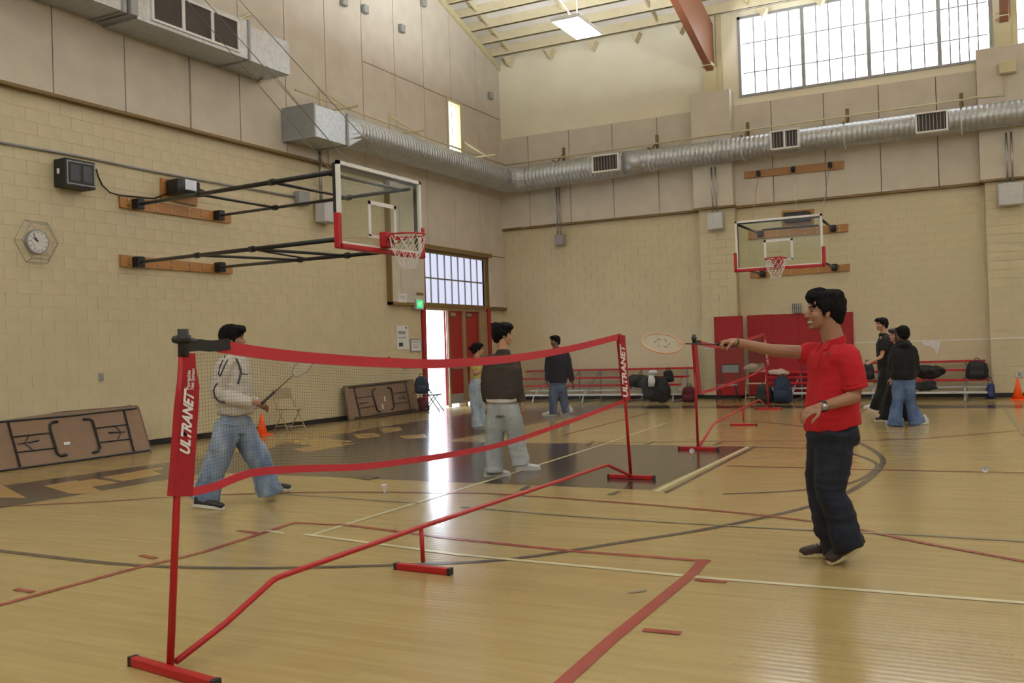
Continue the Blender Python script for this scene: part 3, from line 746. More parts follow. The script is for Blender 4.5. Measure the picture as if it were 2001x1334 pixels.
# ================================================================== BASKETBALL HOOPS
def hoop(root, C, nrm, W=1.83, H=1.07, zb=2.75, rimz=3.02, rimoff=.38):
    """C: centre of the board's bottom edge line in plan, nrm: facing direction"""
    nrm = unit((nrm[0], nrm[1], 0)); s = np.array([-nrm[1], nrm[0], 0]); C = np.array([C[0], C[1], 0.0]); up = np.array([0, 0, 1.0])
    P = lambda a, z, o=0.0: C+s*a+up*z+nrm*o
    MB().obox(P(0, zb+H/2), s*(W/2-.03), nrm*.006, up*(H/2-.03)).build('glass_board', M['glass'], root)
    fr = MB(); t = .045
    for a in (-1, 1): fr.obox(P(a*(W/2-t/2), zb+H/2, 0), s*t/2, nrm*.022, up*H/2)
    fr.obox(P(0, zb+H-t/2), s*W/2, nrm*.022, up*t/2); fr.obox(P(0, zb+t/2), s*W/2, nrm*.022, up*t/2)
    fr.build('board_frame', M['white'], root)
    bk = MB(); 
    for a in (-1, 1): bk.obox(P(a*(W/2-.03), zb+H/2, -.05), s*.02, nrm*.025, up*(H/2-.02))
    bk.obox(P(0, zb+H-.05, -.05), s*W/2*.97, nrm*.02, up*.02)
    bk.build('back_frame', M['black'], root)
    tg = MB(); 
    for a in (-1, 1): tg.obox(P(a*.285, zb+.16+.225, .012), s*.025, nrm*.003, up*.225)
    tg.obox(P(0, zb+.16+.43, .012), s*.31, nrm*.003, up*.025); tg.obox(P(0, zb+.165, .012), s*.31, nrm*.003, up*.02)
    tg.build('target_square', M['white'], root)
    pd = MB(); th = .035
    pd.rbox(P(0, zb-.012, 0), s*(W/2+.03), nrm*.045, up*.032, .4)
    for a in (-1, 1): pd.rbox(P(a*(W/2+.008), zb+.17, 0), s*.034, nrm*.045, up*.215, .4)
    pd.build('edge_padding', M['red'], root, label='red rubber edge padding')
    rc = P(0, rimz, rimoff); ring = [rc+.229*(math.cos(q)*s+math.sin(q)*nrm) for q in np.linspace(0, 2*math.pi, 33)[:-1]]
    rim = MB().tube(ring, .011, 8, closed=True); rim.build('rim', M['red'], root, True)
    br = MB(); br.rbox(P(0, rimz-.04, .07), s*.09, nrm*.06, up*.10, .15); br.prism([P(-.08, rimz-.01, .12), P(.08, rimz-.01, .12), P(.14, rimz-.01, .19), P(-.14, rimz-.01, .19)], (0, 0, -.03))
    for q in (-.6, .6): br.tube([P(q*.1, rimz-.11, .1), P(q*.3, rimz-.03, .2), P(q*.38, rimz-.01, .27)], .008, 6)
    br.build('rim_bracket', M['red'], root)
    nt = MB(); K = 12; R0, R1, Hn = .225, .115, .42
    def np_(i, j): 
        q = 2*math.pi*i/K; u = j/5; r = R0*(1-u)+R1*u+.02*math.sin(u*5); return rc+r*(math.cos(q)*s+math.sin(q)*nrm)-up*(Hn*u)
    for i in range(K):
        for sg in (-.5, .5): nt.tube([np_(i+sg*j, j) for j in range(6)], .0045, 5)
    nt.tube([np_(i, 5) for i in range(K)], .004, 5, closed=True)
    nt.build('hoop_net', M['cord'], root)
    return P
HX = -7.05
LH = empty('basketball_hoop', (XL+.1, 12.2, 2.9), 'large basketball hoop swung far out from the left wall on black tubes', 'basketball hoop', 'wall-mounted basketball hoops')
P = hoop(LH, (HX, 10.18), (1, 0), W=1.84, H=1.02, zb=2.76, rimz=2.93)
def wall_board(root, pts, X=None, Y=None, t=.05, bolts=True):
    Q = [PX(*p, XL+t) if X else PY(*p, YB-t) for p in pts]
    n = np.array([-1, 0, 0]) if X else np.array([0, 1, 0])
    b = MB().prism(Q, n*t).build('wall_board', M['plank'], root)
    if bolts:
        bo = MB(); c = (Q[0]+Q[2])/2
        for u in (.06, .12, .3, .42, .58, .7, .92):
            for v in (.25, .75):
                q = (Q[0]*(1-u)+Q[1]*u)*(1-v)+(Q[3]*(1-u)+Q[2]*u)*v; bo.tube([q, q-n*.02], .016, 6)
        bo.build('bolt', M['steel'], b, kind='stuff')
    return b
wall_board(LH, [(235, 382), (452, 418), (452, 436), (236, 405)], X=1)
wall_board(LH, [(236, 497), (455, 520), (455, 535), (237, 520)], X=1)
wall_board(LH, [(316, 347), (386, 362), (386, 402), (316, 388)], X=1, bolts=False)
mt = MB(); c = PX(358, 368, XL+.22); mt.rbox(c, (.16, 0, 0), (0, .26, 0), (0, 0, .13), .2); mt.tube([c+[0, .25, 0], c+[0, .45, -.03]], .07, 10)
mot = mt.build('winch_motor', M['black'], LH, True); MB().rbox(c+[.12, .02, .04], (.06, 0, 0), (0, .13, 0), (0, 0, .10), .2).build('chrome_cover', M['steel'], mot, label='shiny chrome cover')
hg = {}
for k, p in dict(ul=(270, 399), ur=(428, 421), ll=(271, 512), lr=(430, 522)).items():
    q = PX(*p, XL+.12); hg[k] = q
    MB().rbox(q, (.09, 0, 0), (0, .07, 0), (0, 0, .09), .2).build('hinge', M['black'], LH)
def arm(a, b, r=.028): MB().tube([a, b], r, 8).build('arm_tube', M['black'], LH, True)
tl = P(-.90, 3.68, -.10); tr = P(.86, 3.66, -.10); blq = P(-.90, 2.78, -.1); brq = P(.50, 2.80, -.1)
tl = PX(652, 336, HX-.1); tr = PX(800, 369, HX-.1); blq = PX(663, 467, HX-.1); brq = PX(765, 491, HX-.1)
arm(hg['ul'], tl, .032); arm(hg['ur'], tr, .026); arm(hg['ll'], blq, .030); arm(hg['lr'], brq, .028)
lerp = lambda a, b, t: A(a)*(1-t)+A(b)*t
arm(lerp(hg['ul'], tl, .38), lerp(hg['ur'], tr, .36), .022); arm(lerp(hg['ul'], tl, .75), lerp(hg['ur'], tr, .74), .022)
arm(lerp(hg['ul'], tl, .97), lerp(hg['ur'], tr, .97), .022)
arm(lerp(hg['ll'], blq, .36), lerp(hg['lr'], brq, .55), .020); arm(lerp(hg['ll'], blq, .64), lerp(hg['lr'], brq, .80), .022); arm(lerp(hg['ll'], blq, .64), lerp(hg['lr'], brq, .60), .016)
arm(lerp(hg['ll'], blq, .97), lerp(hg['lr'], brq, .93), .020)
cl = MB()
for a, b, t in ((hg['ul'], tl, .38), (hg['ul'], tl, .75), (hg['ur'], tr, .36), (hg['ur'], tr, .74), (hg['ll'], blq, .36), (hg['ll'], blq, .64), (hg['lr'], brq, .55), (hg['lr'], brq, .8)):
    p = lerp(a, b, t); cl.tube([p-.05*unit(b-a), p+.05*unit(b-a)], .045, 8)
cl.build('tube_clamp', M['black'], LH, kind='stuff')
for (x0, y0), (x1, y1), X1 in (((296, -80), (645, 330), HX-.1), ((330, -80), (680, 316), HX-.1), ((395, -80), (766, 330), HX-.1)):
    MB().tube([PX(x0, y0, XL+.15), PX(x1, y1, X1)], .006, 5).build('stay_cable', M['cable'], LH)
MB().tube([PX(520, 128, -9.4), PX(680, 318, HX-.12)], .005, 5).build('stay_cable', M['cable'], LH)
# back hoop
BH = empty('basketball_hoop', (-4.2, YB-.1, 2.9), 'basketball hoop on the back wall above the red wall pads', 'basketball hoop', 'wall-mounted basketball hoops')
BY = 21.0
P = hoop(BH, (-4.215, BY), (0, -1), W=1.86, H=1.08, zb=3.03, rimz=3.20)
wall_board(BH, [(1462, 452), (1657, 437), (1657, 452), (1462, 468)], Y=1)
wall_board(BH, [(1465, 533), (1660, 515), (1660, 529), (1466, 543)], Y=1)
wall_board(BH, [(1527, 412), (1590, 408), (1590, 438), (1528, 443)], Y=1, bolts=False)
c = PY(1558, 424, YB-.2); MB().rbox(c, (.32, 0, 0), (0, .12, 0), (0, 0, .12), .2).build('winch_motor', M['black'], BH)
for p, q in (((1486, 457), (1444, 440)), ((1628, 446), (1604, 428)), ((1490, 535), (1450, 525)), ((1631, 522), (1608, 512))):
    a = PY(*p, YB-.12); MB().rbox(a, (.07, 0, 0), (0, .08, 0), (0, 0, .08), .2).build('hinge', M['black'], BH)
    MB().tube([a, PY(*q, BY+.1)], .028, 8).build('arm_tube', M['black'], BH, True)
MB().tube([PY(1490, 449, 22.6), PY(1600, 440, 22.6)], .022, 8).build('arm_tube', M['black'], BH, True)
PB = empty('pulley_board', PY(1552, 332, YB-.1), 'long wooden pulley board with three black pulleys above the back hoop', 'pulley board')
b = MB().prism([PY(*p, YB-PT-.01) for p in ((1455, 336), (1649, 314), (1649, 330), (1455, 349))], (0, -.05, 0)).build('board', M['plank'], PB)
for i, (x, y, t) in enumerate(((1482, 339, (1470, 437)), (1550, 331, (1557, 412)), (1622, 322, (1606, 420)))):
    q = PY(x, y, YB-PT-.12); MB().tube([q-[.04, 0, 0], q+[.04, 0, 0]], .075, 12).build('pulley', M['black'], PB)
    MB().tube([q, PY(t[0], t[1], BY+.1 if i != 1 else YB-.3)], .006, 5).build('cable', M['steel'], PB)

# ================================================================== DUCTS
RD = empty('rectangular_duct', (-12.4, 10, 6.84), 'square galvanised air duct high on the left wall with a white framed grille', 'air duct')
mb = MB(); X0, X1 = XL+PT+.02, -12.0
mb.box(X0, X1, 10.75, 13.27, 6.86, 7.56); mb.build('duct_section', M['galv'], RD)
MB().box(X0, X1-.02, 13.30, 14.42, 6.86, 7.50).build('duct_section', M['galv'], RD)
MB().box(X0-.0, X1+.02, 13.26, 13.31, 6.84, 7.58).build('flange', M['greybox'], RD)
MB().box(X0, X1+.02, 10.62, 10.76, 6.90, 7.5).build('flange', M['greybox'], RD)
MB().box(X0, X1-.05, 6.0, 10.60, 6.92, 7.56).build('duct_section', M['galv'], RD); MB().box(X0, X1-.02, 10.5, 10.56, 6.9, 7.58).build('flange', M['greybox'], RD)
g = empty('grille', (X1, 12, 7.2)); g.parent = RD; g.location = Vector((X1, 12, 7.2))-wloc(RD)
fr = MB(); gy0, gy1, gz0, gz1 = 11.04, 13.02, 6.92, 7.50
for y0, y1, z0, z1 in rects_minus((gy0, gy1, gz0, gz1), [(gy0+.04, 11.68, gz0+.04, gz1-.04), (11.74, 12.34, gz0+.04, gz1-.04), (12.40, gy1-.04, gz0+.04, gz1-.04)]): fr.box(X1-.005, X1+.025, y0, y1, z0, z1)
fr.build('grille_frame', M['white'], g); MB().box(X1-.01, X1+.005, gy0+.02, gy1-.02, gz0+.02, gz1-.02).build('mesh_screen', M['dark'], g)
g2 = MB()
for y0, y1, z0, z1 in rects_minus((8.0, 10.0, 6.98, 7.5), [(8.04, 8.96, 7.02, 7.46), (9.04, 9.96, 7.02, 7.46)]): g2.box(X1-.055, X1-.03, y0, y1, z0, z1)
g2.build('grille_frame', M['white'], RD); MB().box(X1-.06, X1-.045, 8.02, 9.98, 7.0, 7.48).build('mesh_screen', M['dark'], RD)
hb = MB().tube([PX(466, 38, X1), PX(492, 28, XL+.1)], .02, 6); hb.tube([PX(508, 160, XL+.12), PX(512, 158, XL+.3)], .03, 6); hb.build('hanger', M['cream'], RD)

SD = empty('spiral_duct', (-12.2, 24.0, 5.9), 'long round spiral duct running along both walls through the corner', 'air duct')
XC, YC, ZC = -12.25, 24.02, 6.22
mb = MB(); mb.box(XL+PT+.02, -11.98, 15.08, 16.12, 5.80, 6.44); mb.build('duct_box', M['galv'], SD, label='boxy galvanised start of the duct')
MB().box(XL+PT+.01, -11.96, 15.04, 15.09, 5.78, 6.46).build('flange', M['greybox'], SD); MB().box(XL+PT+.01, -11.95, 16.10, 16.16, 5.78, 6.46).build('flange', M['greybox'], SD)
tr_ = MB(); n = 24; vs = []
for k in range(n):
    q = 2*math.pi*k/n; c_, s_ = math.cos(q), math.sin(q); m_ = max(abs(c_), abs(s_)); vs.append(((XL+PT+.01-11.96)/2+.41*c_/m_, 16.16, 6.12+.33*s_/m_))
for k in range(n):
    q = 2*math.pi*k/n; vs.append((XC+.33*math.cos(q), 16.65, ZC-.02+.33*math.sin(q)))
tr_.add(vs, [(i, (i+1) % n, n+(i+1) % n, n+i) for i in range(n)]); tr_.build('square_to_round', M['galv'], SD)
def spiral(p0, p1, r, name='spiral_tube'):
    p0, p1 = A(p0), A(p1); L = np.linalg.norm(p1-p0); d = (p1-p0)/L; pts = []; rr = []; s = 0
    while s < L:
        for ds, dr in ((0, 0), (.004, .0045), (.014, .0045), (.018, 0)):
            if s+ds < L: pts.append(p0+d*(s+ds)); rr.append(r+dr)
        s += .115
    pts.append(p1); rr.append(r)
    return MB().tube(pts, rr, 28).build(name, M['galv'], SD, True)
spiral((XC, 16.6, ZC-.02), (XC, 23.3, ZC), .33)
# corner elbow in gores
pts = [(XC, 23.3, ZC), (XC+.02, 23.65, ZC), (XC+.22, 23.93, ZC), (XC+.55, YC, ZC)]
MB().tube(pts, .345, 28).build('elbow', M['galv'], SD); 
el = MB(); 
for p, q in zip(pts[:-1], pts[1:]): el.tube([lerp(p, q, .96), lerp(p, q, 1.0)], .355, 28)
el.build('elbow_band', M['galv'], SD)
spiral((XC+.55, YC, ZC), (-8.75, YC, ZC+.08), .335); MB().tube([(-8.75, YC, ZC+.08), (-8.25, YC, ZC+.09)], [.335, .28], 28).build('reducer', M['galv'], SD, True)
spiral((-8.25, YC, ZC+.09), (7.0, YC, ZC+.15), .28)
for i, ((x, y), (x2, y2)) in enumerate((((1157, 305), (1210, 332)), ((1505, 257), (1562, 287)), ((1788, 222), (1853, 254)))):
    a, b = PY(x, y, 23.66), PY(x2, y2, 23.66); x0, x1, z0, z1 = a[0], b[0], b[2]-.0, a[2]
    gr = MB(); sp = [(x0+.035, x1-.035, z0+.035, z1-.035)]
    if i == 1: sp = [(x0+.035, (x0+x1)/2-.02, z0+.035, z1-.035), ((x0+x1)/2+.02, x1-.035, z0+.035, z1-.035)]
    for a0, a1, b0, b1 in rects_minus((x0, x1, z0, z1), sp): gr.box(a0, a1, 23.62, 23.82, b0, b1)
    o = gr.build('air_vent', M['white'], SD)
    MB().box(x0+.02, x1-.02, 23.68, 23.70, z0+.02, z1-.02).build('vent_screen', M['dark'], o)
    vb = MB()
    for k in range(1, 9): vb.box(x0+(x1-x0)*k/9-.006, x0+(x1-x0)*k/9+.006, 23.655, 23.68, z0+.03, z1-.03)
    vb.build('vent_blade', M['greybox'], o, kind='stuff')
for p in ((1087, 300), (1272, 275), (1452, 250), (1650, 222), (1877, 188)):
    q = PY(p[0], p[1], YC); x = q[0]; hm = MB()
    hm.tube([(x, YC+.0, ZC+.35), (x, YB-.02, ZC+.75)], .022, 6); hm.box(x-.04, x+.04, YB-PT-.03, YB-PT, ZC+.25, ZC+.85); hm.tube([(x, YC-.28, ZC+.36), (x, YB-PT, ZC+.38)], .022, 6)
    hm.build('wall_hanger', M['trim'], SD); bd = MB().tube([(x, YC+.30*math.cos(t), ZC+.09+.30*math.sin(t)) for t in np.linspace(0, 2*math.pi, 25)[:-1]], .012, 5, closed=True).build('hanger_band', M['white'], SD)
for y in (16.3, 18.9, 22.4):
    hm = MB(); hm.box(XL+PT, XL+PT+.03, y-.04, y+.04, ZC+.1, ZC+.95); hm.tube([(XL+PT, y, ZC+.9), (XC+.2, y+.1, ZC+.38)], .025, 6); hm.tube([(XL+PT, y, ZC+.42), (XC+.45, y, ZC+.42)], .025, 6)
    hm.build('wall_hanger', M['cream'], SD)
pp = MB().tube([(XL+.35, 15.2, ZC+.62), (XL+.4, 20, ZC+.55), (XL+.45, YB-.5, ZC+.5)], .022, 8).tube([(XL+.45, YB-.45, ZC+.5), (-6, YB-.42, ZC+.58), (-.6, YB-.42, ZC+.62), (-.35, YB-.42, ZC+.64), (.25, YB-.42, ZC+.6), (.27, YB-.42, ZC+.9), (.27, YB-.42, 7.35)], .022, 8)
thing_mb(pp, 'sprinkler_pipe', M['cream'], (-6, YB-.42, ZC+.5), 'thin cream pipe running above the round duct', 'pipe', smooth=True)
# ================================================================== WALL FITTINGS
jb = thing_mb(MB().rbox(PY(1969, 131, YB-.5), (.17, 0, 0), (0, .08, 0), (0, 0, .14), .2), 'junction_box', M['cream'], PY(1969, 131, YB-.5), 'cream junction box at the top of the right pilaster', 'electrical box')
def box_with_conduit(px, w, h, Y, ztop, m, lab, dx=.05):
    c = PY(px[0], px[1], Y-.09); o = empty('electrical_box', (c[0], Y, c[2]), lab, 'electrical box', 'electrical boxes on the back wall')
    MB().rbox(c, (w/2, 0, 0), (0, .07, 0), (0, 0, h/2), .1).build('box', m, o); MB().rbox(c-[0, .075, 0], (w/2-.02, 0, 0), (0, .008, 0), (0, 0, h/2-.02), .3).build('cover', m, o)
    for s in (-1, 1): MB().tube([(c[0]+s*dx, Y-.13, c[2]+h/2), (c[0]+s*dx, Y-.13, ztop)], .022, 8).build('conduit', M['steel'], o, True)
box_with_conduit((1094, 469), .28, .30, YB-PT, 5.95, M['greybox'], 'small grey electrical box high on the back wall near the corner', .045)
box_with_conduit((1398, 432), .40, .42, PF-.12, 5.95, M['whitebox'], 'pale electrical box on the left pilaster')
box_with_conduit((1975, 379), .50, .50, PF-.12, 5.95, M['whitebox'], 'pale electrical box on the right pilaster at the photo edge')
c = PX(590, 388, XL+.08); o = empty('electrical_box', (XL, c[1], c[2]), 'small grey electrical box on the left wall behind the hoop arms', 'electrical box')
MB().rbox(c, (.08, 0, 0), (0, .17, 0), (0, 0, .14), .1).build('box', M['greybox'], o)
c = PX(640, 415, XL+.20); o = empty('electrical_box', (XL, c[1], c[2]), 'tall pale electrical cabinet on the left wall behind the glass board', 'electrical box')
MB().rbox(c, (.14, 0, 0), (0, .25, 0), (0, 0, .22), .1).build('box', M['whitebox'], o); MB().tube([(XL+.12, c[1]-.1, c[2]+.2), (XL+.12, c[1]-.1, 5.9)], .035, 8).build('conduit', M['steel'], o, True)
cd = MB().tube([PX(-250, 228, XL+.03), PX(0, 278, XL+.03), PX(150, 304, XL+.03), PX(300, 335, XL+.03), PX(450, 362, XL+.03), PX(585, 386, XL+.03)], .020, 8)
thing_mb(cd, 'wall_conduit', M['greybox'], PX(300, 335, XL+.03), 'long grey conduit running along the left block wall', 'pipe', smooth=True)
# score display with its cable
c = (PX(113, 308, XL+.3)+PX(188, 372, XL+.3))/2; sd = empty('score_display', (XL, c[1], c[2]), 'black box display with two blank digit windows on the left wall', 'display')
a0, a1 = PX(128, 312, XL+.3), PX(188, 371, XL+.3); yc, zc, hy, hz = (a0[1]+a1[1])/2, (PX(158, 312, XL+.3)[2]+PX(158, 367, XL+.3)[2])/2, (a1[1]-a0[1])/2, .20
MB().rbox((XL+.16, yc, zc), (.14, 0, 0), (0, hy, 0), (0, 0, hz+.015), .08).build('housing', M['blackp'], sd)
fr = MB()
for y0, y1, z0, z1 in rects_minus((yc-hy+.02, yc+hy-.02, zc-hz+.02, zc+hz-.02), [(yc-hy+.035, yc+hy-.035, zc-hz+.035, zc+hz-.035)]): fr.box(XL+.295, XL+.306, y0, y1, z0, z1)
fr.build('bezel', M['greybox'], sd)
for s in (-1, 1): MB().rbox((XL+.303, yc+s*hy*.42, zc), (.004, 0, 0), (0, hy*.3, 0), (0, 0, hz*.62), .3).build('digit_window', mat('digit_window%d' % s, srgb(44, 46, 50), .3), sd)
MB().box(XL+.12, XL+.16, yc-hy-.02, yc-hy-.001, zc-.02, zc+.06).build('sticker', M['white'], sd)
MB().tube([PX(*p, XL+.05) for p in ((188, 330), (192, 345), (200, 362), (215, 376), (232, 381), (300, 388), (345, 372))], .014, 6).build('cable', M['blackp'], sd, True)
# clock in a wire guard
c = PX(75, 472, XL+.07); ck = empty('wall_clock', (XL, c[1], c[2]), 'round white wall clock inside a six-sided wire guard', 'clock')
MB().tube([(XL, c[1], c[2]), (XL+.06, c[1], c[2])], .185, 32).build('clock_rim', M['greybox'], ck)
MB().tube([(XL+.055, c[1], c[2]), (XL+.063, c[1], c[2])], .165, 32).build('clock_face', M['paper'], ck)
hd = MB(); 
for q, L_, w in ((2.2, .13, .006), (2.55, .09, .009)): hd.obox((XL+.067, c[1]+math.cos(q)*L_/2, c[2]+math.sin(q)*L_/2), (.002, 0, 0), (0, math.cos(q)*L_/2, math.sin(q)*L_/2), (0, -math.sin(q)*w, math.cos(q)*w))
for k in range(12):
    q = k*math.pi/6; hd.obox((XL+.065, c[1]+.14*math.cos(q), c[2]+.14*math.sin(q)), (.001, 0, 0), (0, .014*math.cos(q), .014*math.sin(q)), (0, -.004*math.sin(q), .004*math.cos(q)))
hd.build('clock_hands', M['blackp'], ck)
gd = MB(); hex_ = lambda r, x: [(XL+x, c[1]+r*math.cos(math.pi/3*k), c[2]+r*math.sin(math.pi/3*k)) for k in range(6)]
gd.tube(hex_(.36, .02), .006, 5, closed=True); gd.tube(hex_(.30, .12), .006, 5, closed=True); gd.tube(hex_(.16, .13), .004, 5, closed=True)
for a_, b_ in zip(hex_(.36, .02), hex_(.30, .12)): gd.tube([a_, b_], .005, 5)
for a_, b_ in zip(hex_(.30, .12), hex_(.16, .13)): gd.tube([a_, b_], .003, 5)
gd.build('wire_guard', M['steel'], ck)
# exit sign, notices
c = PX(818, 594, XL+.12); es = empty('exit_sign', (XL, c[1], c[2]), 'small green glowing exit sign left of the door transom', 'exit sign')
MB().rbox(c, (.04, 0, 0), (0, .17, 0), (0, 0, .13), .1).build('housing', M['whitebox'], es); MB().box(c[0]+.041, c[0]+.045, c[1]-.14, c[1]+.14, c[2]-.10, c[2]+.10).build('lit_face', M['exit'], es)
text_on('EXIT', (c[0]+.046, c[1]-.09, c[2]-.05), (c[0]+.046, c[1]+.09, c[2]-.05), (c[0]+.046, c[1]-.09, c[2]+.05), emis('exit_letters', (.6, 1, .7, 1), 1.1), es, name='exit_lettering')
MB().rbox(PX(818, 574, XL+.08), (.06, 0, 0), (0, .14, 0), (0, 0, .03), .2).build('bracket', M['trim'], es)
def notice(px0, px1, lab, lines, framed=False, X=XL+.012):
    a, b = PX(*px0, X), PX(*px1, X); y0, y1, z0, z1 = a[1], b[1], b[2], a[2]
    o = empty('wall_notice', (XL, (y0+y1)/2, z0), lab, 'notice'); MB().box(XL, X, y0, y1, z0, z1).build('sheet', M['paper'], o)
    if framed:
        fr = MB()
        for q in rects_minus((y0-.03, y1+.03, z0-.03, z1+.03), [(y0, y1, z0, z1)]): fr.box(XL, X+.015, *q)
        fr.build('frame', M['greybox'], o)
    mb = MB()
    for u0, u1, v0, v1 in lines: mb.box(X, X+.0015, y0+(y1-y0)*u0, y0+(y1-y0)*u1, z0+(z1-z0)*v0, z0+(z1-z0)*v1)
    mb.build('print', M['ink'], o)
notice((775, 636), (799, 682), 'tall white poster on the wall left of the open door', [(.1, .75, .72, .75), (.1, .75, .67, .70), (.12, .7, .63, .645), (.1, .8, .5, .515), (.1, .8, .47, .48), (.15, .5, .12, .28), (.78, .88, .88, .96)])
notice((803, 664), (823, 685), 'small framed notice beside the open door', [(.15, .85, .8, .84), (.15, .85, .6, .63), (.15, .85, .45, .48), (.15, .7, .3, .33)], True)
notice((778, 573), (795, 592), 'pale sheet on the tall panel above the poster', [(.15, .8, .7, .74), (.15, .8, .5, .53)], X=XL+PT+.012)
def small_plate(px, w, h, wall, m, lab, name='wall_outlet'):
    if wall == 'x': c = PX(*px, XL+.015); mb = MB().rbox(c, (.012, 0, 0), (0, w/2, 0), (0, 0, h/2), .3); mb2 = MB().box(c[0]+.012, c[0]+.016, c[1]-w*.2, c[1]+w*.2, c[2]-h*.3, c[2]+h*.3)
    else: c = PY(*px, (PF if px[0] > 1940 else YB)-.02); mb = MB().rbox(c, (w/2, 0, 0), (0, .02, 0), (0, 0, h/2), .3); mb2 = MB().box(c[0]-w*.2, c[0]+w*.2, c[1]-.024, c[1]-.02, c[2]-h*.3, c[2]+h*.3)
    o = empty(name, c, lab, 'outlet'); mb.build('plate', m, o); mb2.build('socket', M['greybox'], o)
small_plate((198, 736), .08, .12, 'x', M['greybox'], 'small wall outlet above the leaning tables')
small_plate((760, 700), .06, .08, 'x', M['ink'], 'tiny dark wall switch left of the poster')
small_plate((1992, 731), .16, .14, 'y', M['whitebox'], 'pale outlet on the right pilaster above the orange cone')
small_plate((794, 713), .3, .2, 'x', M['greybox'], 'grey fire alarm box low beside the open door', 'alarm_box')
for k, p in enumerate(((673, 3), (714, 18), (786, 56), (828, 5), (622, 120) if 0 else (959, 187))):
    c = PX(*p, XL+PT+.05); thing_mb(MB().rbox(c, (.05, 0, 0), (0, .09, 0), (0, 0, .10), .3), 'wall_sensor', M['greybox'], c, ['dark sensor box at the very top of the left wall', 'pale sensor box high on the left wall', 'small dark box high on the left wall panel', 'dark box near the roof edge of the left wall', 'tiny dark box beside the wall corner'][k], 'sensor', 'small boxes high on the left wall')
c = PY(1558, 602, YB-.1); o = empty('horn_strobe', c, 'caged horn box above the red wall pads', 'alarm')
MB().rbox(c, (.11, 0, 0), (0, .07, 0), (0, 0, .12), .2).build('housing', M['whitebox'], o); gd = MB()
for k in range(5): gd.box(c[0]-.10+k*.05-.004, c[0]-.10+k*.05+.004, c[1]-.10, c[1]-.08, c[2]-.12, c[2]+.12)
gd.box(c[0]-.11, c[0]+.11, c[1]-.10, c[1]-.08, c[2]-.004, c[2]+.004); gd.build('cage', M['dark'], o)
# white line and repaired patch on the back wall
ln = MB(); a, b = PY(1395, 678, YB), PY(2100, 656, YB); ln.box(XL+.1, P1[0]-.02, YB-.003, YB-.0015, 1.30, 1.32) if 0 else None
ln.box(-5.9, P2[0]-.02, YB-.0035, YB-.001, PY(1750, 667.5, YB)[2]-.012, PY(1750, 667.5, YB)[2]+.012); ln.box(P2[0], P2[1], PF-.0035, PF-.001, PY(1980, 660, PF)[2]-.012, PY(1980, 660, PF)[2]+.012); ln.box(P1[0], P1[1], PF-.0035, PF-.001, 1.30, 1.325)
ln.build('painted_line', M['white'], wall_back)
MB().prism([PY(x, y, YB-.004) for x, y in ((1800, 668), (1808, 667), (1812, 669), (1820, 665), (1836, 663), (1838, 668), (1834, 690), (1829, 692), (1826, 682), (1820, 677), (1806, 674))], (0, .003, 0)).build('white_patch', M['paper'], wall_back)
# ================================================================== WALL PADS
def pad(px0, px1, Y, lab):
    a, b = PY(*px0, Y-.06), PY(*px1, Y-.06); ym = (px0[1]+px1[1])/2; a[0], b[0] = PY(px0[0], ym, Y-.06)[0], PY(px1[0], ym, Y-.06)[0]; c = ((a[0]+b[0])/2, Y-.031, (a[2]+b[2])/2)
    return thing_mb(MB().rbox(c, ((b[0]-a[0])/2-.002, 0, 0), (0, .03, 0), (0, 0, (a[2]-b[2])/2), .08), 'wall_pad', M['redpad'], c, lab, 'wall pad', 'red vinyl wall pads')
pad((1397, 619), (1453, 772), PF, 'separate red wall pad covering the lower left pilaster')
xs = [1462, 1512, 1564, 1617, 1669]; labs = ['first red wall pad right of the pilaster', 'second red wall pad right of the pilaster, below the hoop', 'red wall pad mostly behind the head of the red-shirted player', 'rightmost red wall pad beside the bare block wall']
for i in range(4): pad((xs[i], 616-i*1.6), (xs[i+1], 772-i*0), YB, labs[i])
# ================================================================== FOLDED TABLES LEANING ON THE LEFT WALL
def lean_table(corners, back, lab, lines, curls, papers, shift=0.0):
    FLx = lambda *p: FL(*p) if len(p) == 2 else A(p)
    # corners in px: bottom right, bottom left (on the floor), top right (at the wall)
    b0, b1 = FLx(*corners[0]), FLx(*corners[1]); t0 = PX(*corners[2], XL+back)
    n = unit(np.cross(b1-b0, t0-b0)); n = n if n[0] > 0 else -n
    k = np.dot(n, b0)-shift
    def f(x, y, off=0.0):
        r = ray(x, y); return CP+r*((k+off-np.dot(n, CP))/np.dot(n, r))
    o = empty('folding_table', (b0+b1)/2, lab, 'table', 'folded tables leaning on the left wall')
    Q = [f(*c) for c in corners[3]]
    cen = sum(Q)/4; u = unit(Q[1]-Q[0]); v = unit(Q[3]-Q[0]); w, h = np.linalg.norm(Q[1]-Q[0])/2, np.linalg.norm(Q[3]-Q[0])/2
    c = Q[0]+u*w+v*h
    MB().rbox(c-n*.018, u*w, v*h, n*.016, .9).build('table_top', M['table'], o)
    ed = MB()
    for s in (-1, 1): ed.obox(c-n*.018+v*(h-.006)*s, u*(w-.02), v*.012, n*.019)
    for s in (-1, 1): ed.obox(c-n*.018+u*(w-.006)*s, u*.012, v*(h-.02), n*.019)
    ed.build('edge_band', M['tableedge'], o)
    for pts, r in lines: MB().tube([f(*p, .012) for p in pts], r, 6).build('frame_rail', M['black'], o)
    for pts in curls: MB().tube([f(*p, .02) for p in pts], .019, 8).build('leg', M['black'], o, True)
    for p, sz in papers:
        q = f(*p, .004); MB().obox(q, u*sz[0], v*sz[1], n*.002).build('paper_label', M['paper'], o)
    return o, f
